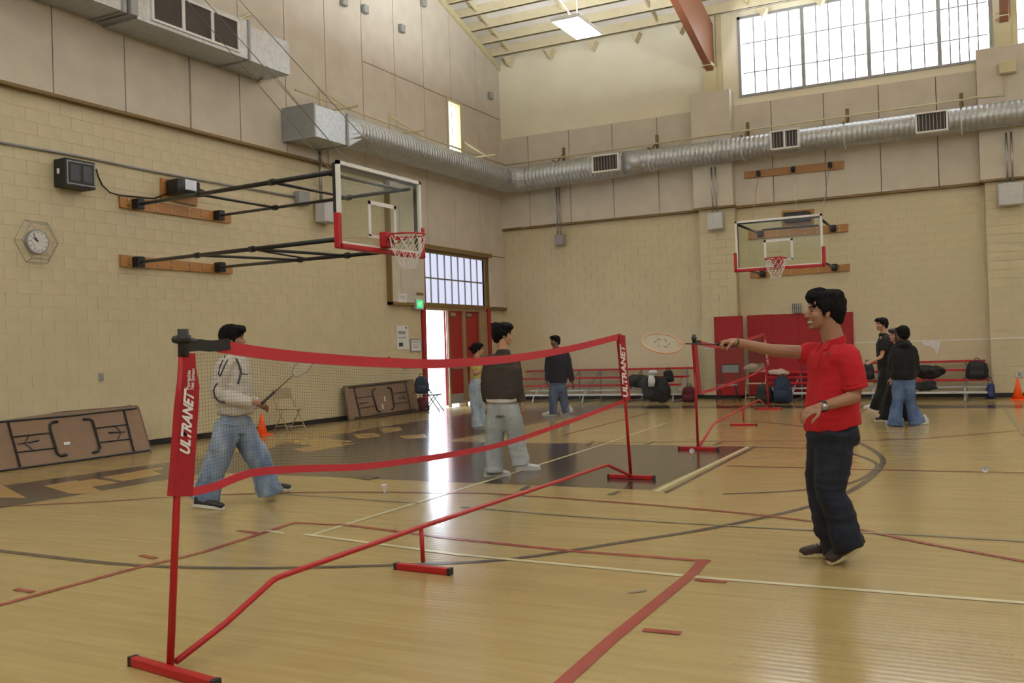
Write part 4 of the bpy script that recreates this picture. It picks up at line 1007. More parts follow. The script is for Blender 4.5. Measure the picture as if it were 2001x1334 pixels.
lean_table([(297, 884), (0, 922), (270, 792), [(297, 884), (-120, 938), (-140, 834), (270, 792)]], .10, 'front folding table leaning on the left wall, dark folded legs showing',
    [([(0, 824), (135, 812), (267, 797)], .016), ([(5, 919), (150, 899), (292, 879)], .016), ([(-90, 932), (5, 919)], .016), ([(16, 826), (40, 913)], .016), ([(242, 801), (262, 882)], .016),
     ([(27, 853), (98, 845)], .011), ([(34, 883), (106, 875)], .011), ([(186, 836), (248, 829)], .011), ([(192, 864), (254, 857)], .011),
     ([(35, 867), (52, 865)], .008), ([(48, 865), (56, 852)], .008), ([(48, 865), (64, 878)], .008), ([(55, 864), (76, 860)], .014), ([(245, 843), (235, 844)], .008), ([(237, 844), (224, 832)], .008), ([(237, 844), (231, 857)], .008), ([(213, 845), (234, 844)], .014)],
    [[(113, 823), (103, 824), (98, 829), (98, 838), (112, 885), (118, 890), (131, 888)], [(163, 819), (174, 818), (181, 822), (196, 875), (192, 881), (182, 884)]], [((131, 866), (.05, .035))])
lean_table([(297, 884), (0, 922), (270, 792), [(284, 884), (-130, 936), (-152, 808), (254, 786)]], .10, 'back folding table, only its brown top edge showing above the front one', [], [], [], shift=.045)
lean_table([(-12.62, 19.8, 0), (-12.62, 16.8, 0), (808, 740), [(819, 801), (683, 822), (673, 756), (808, 741)]], .10, 'folding table leaning on the left wall near the open door',
    [([(682, 757), (796, 745)], .016), ([(694, 817), (812, 799)], .016), ([(692, 758), (705, 817)], .016), ([(792, 746), (803, 802)], .016), ([(699, 777), (729, 773)], .010), ([(703, 797), (733, 793)], .010),
     ([(768, 768), (795, 765)], .010), ([(771, 788), (799, 785)], .010), ([(704, 788), (718, 786)], .012), ([(780, 778), (790, 776)], .012), ([(786, 772), (792, 781)], .008)],
    [[(734, 759), (729, 762), (728, 767), (737, 800), (740, 804), (744, 803)], [(758, 757), (764, 758), (766, 764), (771, 795), (766, 800)]], [((752, 779), (.03, .06)), ((748, 794), (.03, .06))])

# ================================================================== FOLDING CHAIRS
def fold_chair(loc, rz, lab, fm, sm, hgt=.80, w=.44, group=None):
    o = empty('folding_chair', loc, lab, 'chair', group, rz)
    for s in (-1, 1):
        y = s*w/2
        MB().tube([(-.20, y, hgt), (-.17, y, .62), (.22, y, .02)], .0125, 8).build('front_leg', fm, o, True, local=True)
        MB().tube([(.10, y*.92, .43), (-.22, y*.92, .02)], .0115, 8).build('rear_leg', fm, o, True, local=True)
    MB().tube([(-.20, -w/2, hgt), (-.205, -w/2+.04, hgt+.02), (-.205, w/2-.04, hgt+.02), (-.20, w/2, hgt)], .0125, 8).build('back_hoop', fm, o, True, local=True)
    bk = []
    for q in np.linspace(-1, 1, 7): bk.append((-.20-.02*(1-q*q), q*w/2))
    mb = MB()
    for (x0, y0), (x1, y1) in zip(bk[:-1], bk[1:]): mb.obox(((x0+x1)/2, (y0+y1)/2, hgt-.09), (.006, 0, 0), ((x1-x0)/2, (y1-y0)/2, 0), (.0, 0, .09))
    mb.build('backrest', sm, o, local=True)
    MB().rbox((.0, 0, .43), (.20, 0, 0), (0, w/2-.02, 0), (0, 0, .014), .9).build('seat', sm, o, local=True)
    MB().tube([(.17, -w/2, .10), (.17, w/2, .10)], .009, 6).build('stretcher', fm, o, local=True); MB().tube([(-.16, -w*.46, .10), (-.16, w*.46, .10)], .009, 6).build('stretcher', fm, o, local=True)
    return o
CG = 'folding chairs'
beige = mat('beige_metal', srgb(176, 160, 130), .4); greyseat = mat('grey_vinyl', srgb(150, 156, 156), .5)
fold_chair(FL(566, 842), math.radians(-10), 'light metal folding chair seen through the net behind the striding player', beige, beige, group=CG)
fold_chair(PY(1424, 789, 22.6)*[1, 1, 0], math.radians(-97), 'grey folding chair in front of the red pilaster pad', M['black'], greyseat, .90, group=CG)
fold_chair(PY(1478, 782, 23.3)*[1, 1, 0], math.radians(-90), 'beige folding chair with a cloth on its backrest, beside the pilaster pad', beige, beige, .88, group=CG)
fold_chair(FL(846, 806), math.radians(20), 'folding chair standing in the bright doorway under a dark backpack', M['black'], M['black'], group=CG)
# ================================================================== CONES
def cone(loc, h, lab):
    o = empty('traffic_cone', loc, lab, 'cone', 'orange cones'); x, y, z = loc
    MB().rbox((x, y, .012), (h*.36, 0, 0), (0, h*.36, 0), (0, 0, .012), .3).build('base', M['orange'], o)
    MB().tube([(x, y, .02), (x, y, h*.6), (x, y, h)], [h*.27, h*.12, h*.045], 20).build('cone_body', M['orange'], o, True)
cone(FL(512, 850), .40, 'orange cone by the left wall beside the folding chair'); cone(PY(1987, 776, 23.6)*[1, 1, 0]+[.02, -.2, 0], .46, 'orange cone in front of the right pilaster')

# ================================================================== LOW BLEACHERS
def bleacher(rows, foot, lab, legs_px):
    ys = [24.25, 23.85, 23.45]
    a = PY(rows[0][0], rows[0][2], ys[0]); b = PY(rows[0][1], rows[0][2], ys[0]); o = empty('bleacher_bench', ((a[0]+b[0])/2, 23.8, 0), lab, 'bench', 'low three-row benches by the back wall')
    zs = []
    for (x0, x1, y), Y in zip(rows, ys):
        a, b = PY(x0, y, Y), PY(x1, y, Y); z = PY((x0+x1)/2, y, Y)[2]; zs.append(z)
        MB().rbox(((a[0]+b[0])/2, Y+.10, z), ((b[0]-a[0])/2, 0, 0), (0, .12, 0), (0, 0, .024), .3).build('seat_plank', M['red'], o)
    x0, x1, y = foot; Yf = 23.12; a, b = PY(x0, y, Yf), PY(x1, y, Yf); zf = PY((x0+x1)/2, y, Yf)[2]
    MB().rbox(((a[0]+b[0])/2, Yf, zf), ((b[0]-a[0])/2, 0, 0), (0, .13, 0), (0, 0, .022), .3).build('foot_plank', M['whitebox'], o)
    MB().rbox(((a[0]+b[0])/2, Yf+.45, zf+.1), ((b[0]-a[0])/2, 0, 0), (0, .10, 0), (0, 0, .018), .3).build('foot_plank', M['whitebox'], o)
    for px in legs_px:
        x = PY(px, 750, 23.4)[0]
        MB().tube([(x, 24.35, zs[0]-.03), (x, 24.35, .02)], .022, 6).build('leg', M['greybox'], o); MB().tube([(x, 23.55, zs[2]-.03), (x, 23.1, zf-.02), (x, 23.02, .02)], .022, 6).build('leg', M['whitebox'], o)
        MB().tube([(x, 24.35, zs[0]-.05), (x, 23.9, zs[1]-.04), (x, 23.5, zs[2]-.04), (x, 23.1, zf-.03)], .02, 6).build('side_rail', M['greybox'], o)
        MB().box(x-.03, x+.03, 22.98, 24.40, .0, .03).build('base_runner', M['greybox'], o)
    return o
bleacher([(1027, 1356, 722), (1018, 1343, 738), (1022, 1327, 753)], (1024, 1332, 771), 'low red-planked bench by the back wall left of the pilaster', (1052, 1105, 1148, 1230, 1322))
bleacher([(1497, 1672, 727), (1497, 1672, 737), (1497, 1672, 748)], (1500, 1668, 768), 'low red-planked bench in front of the red wall pads', (1512, 1552, 1640))
bleacher([(1703, 1925, 707), (1700, 1927, 724), (1692, 1932, 743)], (1677, 1930, 767), 'low red-planked bench left of the right pilaster', (1708, 1780, 1886))

# ================================================================== BAGS AND CLOTHES
bagm = {k: mat('bag_'+k, c, .75, var=.15, scale=14, bump=.4, bscale=60) for k, c in dict(black=srgb(26, 26, 28), maroon=srgb(84, 18, 36), navy=srgb(26, 40, 66), blue=srgb(34, 46, 96), olive=srgb(34, 40, 32), cloth=srgb(196, 172, 160), white=srgb(206, 206, 210)).items()}
def backpack(px, sz, m, lab, Y=None, z0=None, rz=0.0, loc=None, X=None):
    w, d, h = sz
    if loc is None: c = PY(*px, Y); loc = (c[0], Y, c[2] if z0 is None else z0)
    o = empty('backpack', loc, lab, 'bag', 'bags left around the benches', rz)
    mb = MB(); mb.loft([((0, 0, .01), (w*.42, 0, 0), (0, d*.40, 0)), ((0, 0, .05), (w*.5, 0, 0), (0, d*.5, 0)), ((0, 0, h*.55), (w*.5, 0, 0), (0, d*.47, 0)), ((0, 0, h*.85), (w*.42, 0, 0), (0, d*.38, 0)), ((0, .01, h), (w*.22, 0, 0), (0, d*.2, 0))], 18, 2.6)
    b = bake_remesh(mb, 'bag_body', bagm[m], o, .022, 4, local=True, fold=lambda c: .022*(noise.noise(c*9+Vector((px[0] if px else 3, 0, 0)))))
    MB().loft([((0, -d*.45, h*.06), (w*.34, 0, 0), (0, d*.16, 0)), ((0, -d*.47, h*.3), (w*.37, 0, 0), (0, d*.18, 0)), ((0, -d*.42, h*.48), (w*.32, 0, 0), (0, d*.12, 0))], 14, 2.8).build('front_pocket', bagm[m], o, True, local=True)
    for s in (-1, 1): MB().ribbon([(s*w*.3, d*.3, h*.9), (s*w*.42, d*.42, h*.5), (s*w*.5, d*.1, h*.12), (s*w*.6, -.05, .02)], (0, 1, .3), .04, .008).build('shoulder_strap', bagm[m], o, local=True)
    MB().tube([(-.05, .02, h*.96), (-.04, .02, h+.05), (.04, .02, h+.05), (.05, .02, h*.96)], .010, 6).build('handle', bagm[m], o, local=True)
    return o
def heap(name, px, sz, m, lab, Y, z0, cat, seed, extra=None, group='bags left around the benches'):
    c = PY(*px, Y); w, d, h = sz; o = empty(name, (c[0], Y, z0), lab, cat, group); rnd = random.Random(seed); mb = MB()
    for k in range(9): mb.ell(o.location[:] + np.array([rnd.uniform(-.5, .5)*w*.6, rnd.uniform(-.5, .5)*d*.5, h*(.25+.35*rnd.random())]), (w*rnd.uniform(.22, .38), d*rnd.uniform(.3, .45), h*rnd.uniform(.25, .38)))
    mb.ell(np.array(o.location)+[0, 0, h*.3], (w*.48, d*.45, h*.3))
    bake_remesh(mb, 'heap_body', bagm[m], o, .025, 3, fold=lambda c: .03*noise.noise(c*7+Vector((seed, 0, 0)))-.01*abs(noise.noise(c*22)))
    if extra:
        for (dx, dz, ew, eh, em) in extra:
            e = MB(); e.loft([(np.array(o.location)+[dx*w, -d*.50, dz*h], (ew/2, 0, 0), (0, .02, .01)), (np.array(o.location)+[dx*w+.02, -d*.53, dz*h+eh*.5], (ew*.6, 0, 0), (0, .03, 0)), (np.array(o.location)+[dx*w, -d*.40, dz*h+eh], (ew*.35, 0, 0), (0, .02, 0))], 12)
            e.build('white_patch_cloth', bagm[em], o, True, label='white trim on the dark clothes')
    return o
zt = lambda px, py, Y: float(PY(px, py, Y)[2])
heap('clothes_heap', (1248, 755), (.75, .30, .38), 'olive', 'dark heap of clothes on the left bench, beside the white-trimmed jacket', 23.28, zt(1248, 757, 23.3), 'clothes', 3)
heap('jacket_heap', (1282, 770), (.62, .34, .80), 'black', 'black jacket with white trim slumped over the left bench down to the floor', 23.0-.2, .02, 'clothes', 8, [(-.1, .50, .16, .30, 'white'), (-.02, .88, .20, .10, 'white')])
backpack((1306, 745), (.26, .2, .32), 'black', 'small black bag standing on the left bench right of the jacket heap', Y=23.62, z0=zt(1306, 747, 23.5))
backpack((1347, 781), (.36, .24, .40), 'maroon', 'maroon backpack on the floor at the right end of the left bench', Y=23.0, z0=0.0)
backpack((1530, 786), (.42, .28, .62), 'navy', 'tall navy backpack standing on the floor before the middle bench', Y=22.5, z0=0.0)
backpack((1494, 786), (.40, .26, .44), 'black', 'black backpack on the floor left of the tall navy one', Y=22.55, z0=0.0)
heap('cloth_heap', (1521, 726), (.42, .22, .17), 'cloth', 'pinkish cloth heap on the middle bench above the navy backpack', 23.40, zt(1521, 733, 23.4), 'clothes', 5)
heap('cloth_heap', (1468, 720), (.34, .10, .20), 'cloth', 'pale cloth draped over the beige folding chair', 23.52, .74, 'clothes', 15)
backpack((1697, 745), (.26, .22, .40), 'black', 'black bag on the right bench beside the red-shirted player', Y=23.3, z0=zt(1697, 743, 23.45)+.02)
heap('duffel_bag', (1814, 737), (.58, .30, .36), 'black', 'black duffel bag on the middle row of the right bench', 23.6, zt(1814, 741, 23.5), 'bag', 21)
heap('duffel_bag', (1806, 767), (.44, .26, .26), 'black', 'black bag on the white foot plank of the right bench', 23.15, zt(1806, 765, 23.12)+.02, 'bag', 22)
backpack((1910, 741), (.46, .28, .42), 'black', 'round black backpack on the right end of the right bench', Y=23.50, z0=zt(1910, 741, 23.5))
backpack((1936, 776), (.18, .14, .36), 'blue', 'small blue drawstring bag hanging off the right bench end', Y=23.2, z0=.02)
c = FL(825, 806); heap_o = backpack(None, (.34, .3, .42), 'navy', 'dark backpack on the chair by the open door', loc=(FL(838, 806)[0]-.05, FL(838, 806)[1]-.2, .46), rz=.5)
c = FL(826, 803); backpack(None, (.32, .26, .34), 'maroon', 'brownish bag on the floor between the leaning table and the doorway', loc=(c[0], c[1], 0.0), rz=1.2)

# ================================================================== SHUTTLECOCKS
def shuttle(p, tilt, lab):
    o = empty('shuttlecock', p, lab, 'shuttlecock', 'shuttlecocks on the floor'); T = Matrix.Rotation(tilt, 3, 'X')
    f = lambda x, y, z: np.array(T @ Vector((x, y, z)))
    MB().ell(f(0, 0, .014), (.013, .013, .014)).build('cork', M['cord'], o, True, local=True)
    for k in range(16):
        q = 2*math.pi*k/16; c_, s_ = math.cos(q), math.sin(q); w = .0065
        MB().add([f(.010*c_, .010*s_, .02), f(.020*c_-w*s_, .020*s_+w*c_, .045), f(.033*c_-w*s_, .033*s_+w*c_, .085), f(.034*c_, .034*s_, .089), f(.033*c_+w*s_, .033*s_-w*c_, .085), f(.020*c_+w*s_, .020*s_-w*c_, .045)], [(0, 1, 2, 3, 4, 5)]).build('feather', M['white'], o, local=True)
shuttle(FL(752, 963)+[0, 0, .0], .12, 'white feather shuttlecock standing on the floor behind the near net')
shuttle(FL(1926, 924)+[0, 0, .034], 1.35, 'tiny pale shuttlecock lying on the floor at the far right')
shuttle(FL(1356, 887)+[0, 0, .034], 1.35, 'tiny shuttlecock lying by the foot of the farther net')
# ================================================================== PEOPLE
skin1 = mat('skin_brown', srgb(150, 108, 82), .5, var=.05); skin2 = mat('skin_light_brown', srgb(176, 132, 104), .5, var=.05); skin3 = mat('skin_deep', srgb(112, 78, 58), .5, var=.05)
hairm = mat('black_hair', srgb(14, 12, 12), .8, var=.2, scale=30, bump=.6, bscale=120, spec=.2); hairb = mat('brown_hair', srgb(58, 38, 32), .55, var=.2, scale=30, bump=.5, bscale=120)
eyew = mat('eye_white', srgb(150, 140, 134), .4); eyeb = mat('iris', srgb(30, 20, 16), .2); lipm = mat('lips', srgb(120, 70, 60), .5); teeth = mat('teeth', srgb(225, 220, 210), .3)
def axes(yaw, pitch=0.0, roll=0.0):
    return np.array(Matrix.Rotation(yaw, 3, 'Z') @ Matrix.Rotation(-pitch, 3, 'Y') @ Matrix.Rotation(roll, 3, 'X'))
def jean(name, a, b, sc=3):
    m = bpy.data.materials.new(name); m.use_nodes = True; nt = m.node_tree; p = nt.nodes['Principled BSDF']; p.inputs['Roughness'].default_value = .85
    tc = nt.nodes.new('ShaderNodeTexCoord'); mp = nt.nodes.new('ShaderNodeMapping'); mp.inputs['Scale'].default_value = (sc*2, sc*2, sc); n = nt.nodes.new('ShaderNodeTexNoise'); n.inputs['Detail'].default_value = 5; n.inputs['Scale'].default_value = 1.2
    r = nt.nodes.new('ShaderNodeMapRange'); r.inputs['From Min'].default_value = .35; r.inputs['From Max'].default_value = .65
    x = nt.nodes.new('ShaderNodeMix'); x.data_type = 'RGBA'; x.inputs[6].default_value = a; x.inputs[7].default_value = b
    nt.links.new(tc.outputs['Object'], mp.inputs[0]); nt.links.new(mp.outputs[0], n.inputs['Vector']); nt.links.new(n.outputs['Fac'], r.inputs['Value']); nt.links.new(r.outputs[0], x.inputs[0]); nt.links.new(x.outputs[2], p.inputs['Base Color'])
    n2 = nt.nodes.new('ShaderNodeTexNoise'); n2.inputs['Scale'].default_value = 16; nt.links.new(tc.outputs['Object'], n2.inputs['Vector'])
    bp = nt.nodes.new('ShaderNodeBump'); bp.inputs['Strength'].default_value = .35; bp.inputs['Distance'].default_value = .02; nt.links.new(n2.outputs['Fac'], bp.inputs['Height']); nt.links.new(bp.outputs[0], p.inputs['Normal'])
    return m
def head(mb, c, R, s=1.0, smile=False):
    e = lambda p, r, nu=16, nv=10: mb.ell(c+R@(A(p)*s), A(r)*s, R, nu, nv)
    e((-.014, 0, .030), (.098, .076, .086)); e((.022, 0, -.030), (.064, .062, .080)); e((.028, 0, -.074), (.050, .046, .036)); e((.066, 0, -.097), (.020, .022, .017))
    e((.078, 0, .022), (.013, .042, .010)); e((.062, .034, -.028), (.022, .022, .026)); e((.062, -.034, -.028), (.022, .022, .026)); e((.040, 0, .055), (.052, .058, .045))
    mb.capsule(c+R@(A((.084, 0, .004))*s), c+R@(A((.106, 0, -.030))*s), .009*s, .0125*s); e((.094, .011, -.038), (.010, .008, .007)); e((.094, -.011, -.038), (.010, .008, .007))
    e((.083, 0, -.058), (.012, .022, .007)); e((.080, 0, -.074 if not smile else -.080), (.012, .020, .007))
    for y in (-1, 1): e((-.006, .077*y, -.008), (.018, .009, .031))
def face_parts(o, c, R, s, skinm, smile=False):
    for y in (-1, 1):
        q = c+R@(A((.0705, .030*y, .001))*s)
        ey = MB().ell(q, (.0095*s, .0125*s, .0055*s), R).build('eye', eyew, o, True); MB().ell(q+R@(A((.0070, .001*y, 0))*s), (.0050*s, .0066*s, .0056*s), R).build('iris', eyeb, ey, True)
        MB().tube([c+R@(A(p)*s) for p in ((.0865, .014*y, .022), (.084, .032*y, .029), (.070, .050*y, .025))], .0038*s, 6).build('eyebrow', hairm, o, True)
    if smile: MB().tube([c+R@(A(p)*s) for p in ((.074, -.024, -.064), (.090, 0, -.068), (.074, .024, -.064))], .0055*s, 6).build('teeth', teeth, o, True)
    for dz in (0, -.013 if not smile else -.02): MB().tube([c+R@(A(p)*s) for p in ((.076, -.024, -.061+dz), (.0925, 0, -.060+dz), (.076, .024, -.061+dz))], .0042*s, 6).build('lip', lipm, o, True)
def hair(o, c, R, s, m, style='short', seed=1, vox=.008):
    mb = MB(); e = lambda p, r: mb.ell(c+R@(A(p)*s), A(r)*s, R)
    e((-.024, 0, .052), (.108, .090, .080)); e((-.060, 0, .016), (.070, .084, .090)); e((-.072, 0, -.03), (.048, .066, .058))
    e((.048, 0, .086), (.055, .070, .036)); e((.078, .010, .078), (.028, .058, .026)); e((.072, 0, .064), (.026, .054, .020)); e((.062, -.030, .078), (.040, .045, .030))
    for y in (-1, 1): e((-.014, .068*y, .034), (.056, .024, .050)); e((.012, .070*y, .010), (.016, .014, .040))
    if style == 'afro': e((-.02, 0, .06), (.105, .095, .085)); e((-.05, 0, 0), (.08, .088, .09))
    if style == 'long':
        e((-.05, 0, -.06), (.075, .094, .12)); e((-.06, 0, -.17), (.06, .09, .12))
        for y in (-1, 1): e((.005, .078*y, -.06), (.045, .022, .12))
    if style == 'bun': e((-.135, 0, .03), (.045, .045, .04))
    if style == 'fluffy':
        for k in range(10):
            rnd = random.Random(seed*31+k); e((rnd.uniform(-.09, .07), rnd.uniform(-.06, .06), .085+rnd.uniform(-.01, .025)), (.050, .042, .030))
    return bake_remesh(mb, 'hair', m, o, vox, 3, fold=lambda v: .007*noise.noise(Vector((v.x*40+seed, v.y*40, v.z*22)))+.004*noise.noise(v*110))
def hand(mb, w, d, nrm, th, s=1.0, curl=.35, fist=False):
    """w wrist, d direction to the knuckles, nrm palm normal (fingers curl towards it), th thumb side"""
    w, d, nrm, th = A(w), unit(d), unit(nrm), unit(th); nrm = unit(nrm-d*np.dot(nrm, d)); th = unit(np.cross(d, nrm) if np.dot(np.cross(d, nrm), th) > 0 else -np.cross(d, nrm))
    R = np.array([d, th, nrm]).T
    mb.ell(w+d*.050*s, (.055*s, .040*s, .018*s), R); mb.ell(w+d*.072*s, (.026*s, .042*s, .015*s), R); mb.capsule(w-d*.02*s, w+d*.03*s, .026*s, .027*s)
    for i, (off, L) in enumerate(((.031, .070), (.0105, .078), (-.010, .073), (-.030, .058))):
        p = w+d*(.088-(.006 if i == 3 else 0))*s+th*off*s; q = curl*(1.0 if not fist else 1)+i*.04; dd = d*math.cos(q*.6)+nrm*math.sin(q*.6)
        for k, f in enumerate((.44, .31, .25)):
            n = p+dd*L*f*s; mb.capsule(p, n, (.0090-.0008*k)*s, (.0085-.0008*k)*s, 8); p = n
            a = (q*.6)+q*(k+1)*(.8 if not fist else .95); dd = d*math.cos(a)+nrm*math.sin(a)
    p = w+d*.022*s+th*.028*s; dd = unit(d*.75+th*.65+nrm*.25); n = p+dd*.042*s; mb.capsule(p, n, .0125*s, .0105*s, 8)
    dd = unit(d*.9+th*.15+nrm*(.35 if not fist else .9)); n2 = n+dd*.030*s; mb.capsule(n, n2, .0102*s, .0095*s, 8); n3 = n2+unit(dd+nrm*.3)*.024*s; mb.capsule(n2, n3, .0095*s, .008*s, 8)
def folds(amp, seed, sx=9, sz=5, clip=None):
    def f(v):
        a = noise.noise(Vector((v.x*sx+seed, v.y*sx, v.z*sz))); b = noise.noise(Vector((v.x*4, v.y*4+seed, v.z*16)))
        return amp*(1.3*a-.9*abs(b)+.25)
    return f
def limb_cloth(mb, pts, rs, flat=None):
    for (a, b), (r0, r1) in zip(zip(pts[:-1], pts[1:]), zip(rs[:-1], rs[1:])): mb.capsule(a, b, r0, r1, 16)
def tube_cloth(mb, pts, rs, sub=5):      # smooth tapered tube, flat ended
    P = [A(p) for p in pts]; P = [2*P[0]-P[1]]+P+[2*P[-1]-P[-2]]; out = []; R_ = []
    for i in range(1, len(P)-2):
        for k in range(sub):
            t = k/sub; a, b, c, d = P[i-1], P[i], P[i+1], P[i+2]
            out.append(.5*((2*b)+(-a+c)*t+(2*a-5*b+4*c-d)*t*t+(-a+3*b-3*c+d)*t**3)); R_.append(rs[i-1]*(1-t)+rs[i]*t)
    out.append(P[-2]); R_.append(rs[-1]); mb.tube(out, R_, 18)
def torso(mb, rings, n=24, p=2.3):  # (centre, half width vector, half depth vector), linearly densified
    out = []
    for (c0, a0, b0), (c1, a1, b1) in zip(rings[:-1], rings[1:]):
        for k in range(3):
            t = k/3; out.append((A(c0)*(1-t)+A(c1)*t, A(a0)*(1-t)+A(a1)*t, A(b0)*(1-t)+A(b1)*t))
    out.append(rings[-1]); mb.loft(out, n, p)
def shoe(o, ank, toe_dir, sole_z, mu, ms, L=.29, w=.052, pitch=0.0, label=None):
    """toe_dir in plan; pitch raises the heel"""
    t = unit((toe_dir[0], toe_dir[1], 0)); s = np.array([-t[1], t[0], 0]); u = np.array([0, 0, 1.0])
    t2 = t*math.cos(pitch)-u*math.sin(pitch); u2 = u*math.cos(pitch)+t*math.sin(pitch)
    toe = np.array([ank[0], ank[1], 0])+t*(L-.085*math.cos(pitch)); toe[2] = sole_z+.002; heel = toe-t2*L
    sh = MB(); f = lambda a, b, c: toe-t2*(L-a)+s*b+u2*c
    R_ = []
    for x, ww, hh in ((.005, .55, .075), (.03, .78, .085), (.08, .85, .085), (.13, .86, .075), (.18, .98, .058), (.23, 1.0, .048), (.27, .82, .040), (.292, .45, .030)):
        hh = hh+.018; R_.append((f(x, 0, hh/2), s*w*ww, u2*hh/2))
    sh.loft(R_, 18, 2.6); sh.capsule(f(.07, 0, .07), f(.07, 0, .12), .042, .040)
    so = bake_remesh(sh, 'shoe', mu, o, .008, 2, label=label)
    sl = MB(); P = []
    for k in range(22):
        q = 2*math.pi*k/22; x = .146+.152*math.cos(q); ww = w*(1.04+.06*math.cos(q)) if x > .12 else w*.93; P.append(f(x, ww*math.copysign(abs(math.sin(q))**.75, math.sin(q)), 0))
    sl.prism(P, u2*.026); sl.build('sole', ms, so)
    lc = MB()
    for k in range(4): lc.tube([f(.125+.022*k, -.026, .092-.009*k), f(.125+.022*k, 0, .100-.009*k), f(.125+.022*k, .026, .092-.009*k)], .0035, 5)
    lc.build('laces', ms, so, kind='stuff')
    return so
def person(root_px, label, group=None):
    return empty('person', FL(*root_px), label, 'person', group)
def snap_tube(target, pxs, r, m, name, parent, n=5):
    dg = bpy.context.evaluated_depsgraph_get(); dg.update(); bv = BVHTree.FromObject(target, dg); mwi = target.matrix_world if False else Matrix.Translation(wloc(target)); inv = mwi.inverted(); pts = []
    for (x0, y0), (x1, y1) in zip(pxs[:-1], pxs[1:]):
        for k in range(n):
            t = k/n; d = Vector(ray(x0*(1-t)+x1*t, y0*(1-t)+y1*t)).normalized(); h = bv.ray_cast(inv @ Vector(CP), d)
            if h[0] is not None: pts.append(np.array(mwi @ h[0])-np.array(d)*r*.3)
    if len(pts) > 1: return MB().tube(pts, r, 6).build(name, m, parent, True)

# ---------- badminton racket
def racket(butt, tip, face_n, lab, hm, fm, head_px=None, tw=.0):
    butt, tip = A(butt), A(tip); d = unit(tip-butt); n = unit(A(face_n)-d*np.dot(face_n, d)); s = np.cross(d, n); L = np.linalg.norm(tip-butt)
    o = empty('badminton_racket', butt, lab, 'racket', 'badminton rackets'); hl = .26*L/.67
    MB().tube([butt, butt+d*.02, butt+d*.17], [.017, .0135, .0125], 10).build('grip', hm, o, True)
    MB().tube([butt+d*.17, tip-d*hl], [.0045, .004], 8).build('shaft', M['black'], o, True)
    c = tip-d*hl/2; hw = .108; ring = [c+d*hl/2*math.cos(q)+s*hw*math.sin(q) for q in np.linspace(0, 2*math.pi, 41)[:-1]]
    MB().tube(ring, .0055, 6, closed=True).build('racket_frame', fm, o, True); MB().capsule(tip-d*(hl+.02), tip-d*(hl-.005), .006, .009).build('throat', fm, o, True)
    st = MB()
    for k in range(1, 20):
        q = -1+2*k/20; h = hl/2*math.sqrt(1-q*q); st.tube([c+s*hw*q-d*h, c+s*hw*q+d*h], .0005, 3, cap=False); h2 = hw*math.sqrt(1-q*q); st.tube([c+d*hl/2*q-s*h2, c+d*hl/2*q+s*h2], .0005, 3, cap=False)
    st.build('strings', M['white'], o, kind='stuff'); return o, c, s, d, n, hl, hw

UPV = np.array([0, 0, 1.0])
# ---------- 1. player in the red polo shirt
D = depth_of(FL(1645, 1106))+.10
J = lambda x, y, o=0.0: PD(x, y, D+o)
pr_ = person((1640, 1100), 'young man in a red polo shirt and dark jeans reaching out a racket')
fy = math.atan2(*(lambda v: (v[1], v[0]))(J(1500, 700, -.10)-J(1600, 700, 0))); F = axes(fy); fwd, lft = F[:, 0], F[:, 1]
HC = J(1609, 609, 0); HR = axes(math.atan2(*(lambda v: (v[1], v[0]))(J(1500, 609, .02)-J(1600, 609, 0))), math.radians(4))
shL, shR = J(1658, 700, -.17), J(1597, 690, .17); elR, wrR = J(1508, 684, .17), J(1437, 668, .12)
elL, wrL = J(1668, 776, -.24), J(1603, 795, -.34)
NB = J(1630, 672, 0); PV = J(1627, 842, 0)
b = MB(); head(b, HC, HR, 1.03, True); b.capsule(HC+HR@A((-.028, 0, -.05)), NB+UPV*.01, .064, .072); b.capsule(NB, NB-UPV*.10, .06, .09)
b.capsule(shR, elR, .047, .040); b.capsule(elR, wrR, .040, .027); b.capsule(shL, elL, .050, .041); b.capsule(elL, wrL, .042, .028); b.capsule(shL, shR, .06, .06)
torso(b, [(PV-UPV*.05, lft*.14, fwd*.10), (PV+UPV*.2, lft*.13, fwd*.09), (J(1628, 730), lft*.16, fwd*.10), (J(1628, 690), lft*.12, fwd*.07)])
for (h, k, a) in (((1614, 848, .09), (1607, 958, .08), (1628, 1072, .09)), ((1636, 848, -.09), (1625, 955, -.11), (1668, 1052, -.12))):
    b.capsule(J(*h), J(*k), .075, .05); b.capsule(J(*k), J(*a), .048, .035)
hd_r = unit(wrR-elR)
hand(b, wrR, J(1405, 668, .10)-wrR, -UPV*1.0, J(1420, 640, -.1)-wrR, .98, 1.35, True)
hand(b, wrL, J(1560, 812, -.36)-wrL, J(1570, 840, -.3)-wrL-(J(1560, 812, -.36)-wrL)*.2, J(1600, 800, -.6)-wrL, 1.0, .6)
body = bake_remesh(b, 'body', skin1, pr_, .0048, 4, factor=.5); face_parts(pr_, HC, HR, 1.03, skin1, True); hair(pr_, HC+HR@A((0, 0, .004)), HR, 1.09, hairm, 'fluffy', 3)
sh = MB()
torso(sh, [(J(1626, 834), lft*.195, fwd*.150-UPV*.028), (J(1624, 790), lft*.19, fwd*.142), (J(1629, 745), lft*.20, fwd*.138), (J(1629, 712), lft*.205, fwd*.135), (J(1628, 692), lft*.19, fwd*.11), (J(1629, 676), lft*.10, fwd*.075), (NB+UPV*.005, lft*.068, fwd*.066)])
tube_cloth(sh, [J(1634, 702, -.10), shL-UPV*.005, J(1672, 757, -.22)], [.095, .084, .072]); tube_cloth(sh, [J(1620, 700, .08), shR+UPV*.005, J(1560, 692, .18)], [.085, .072, .058])
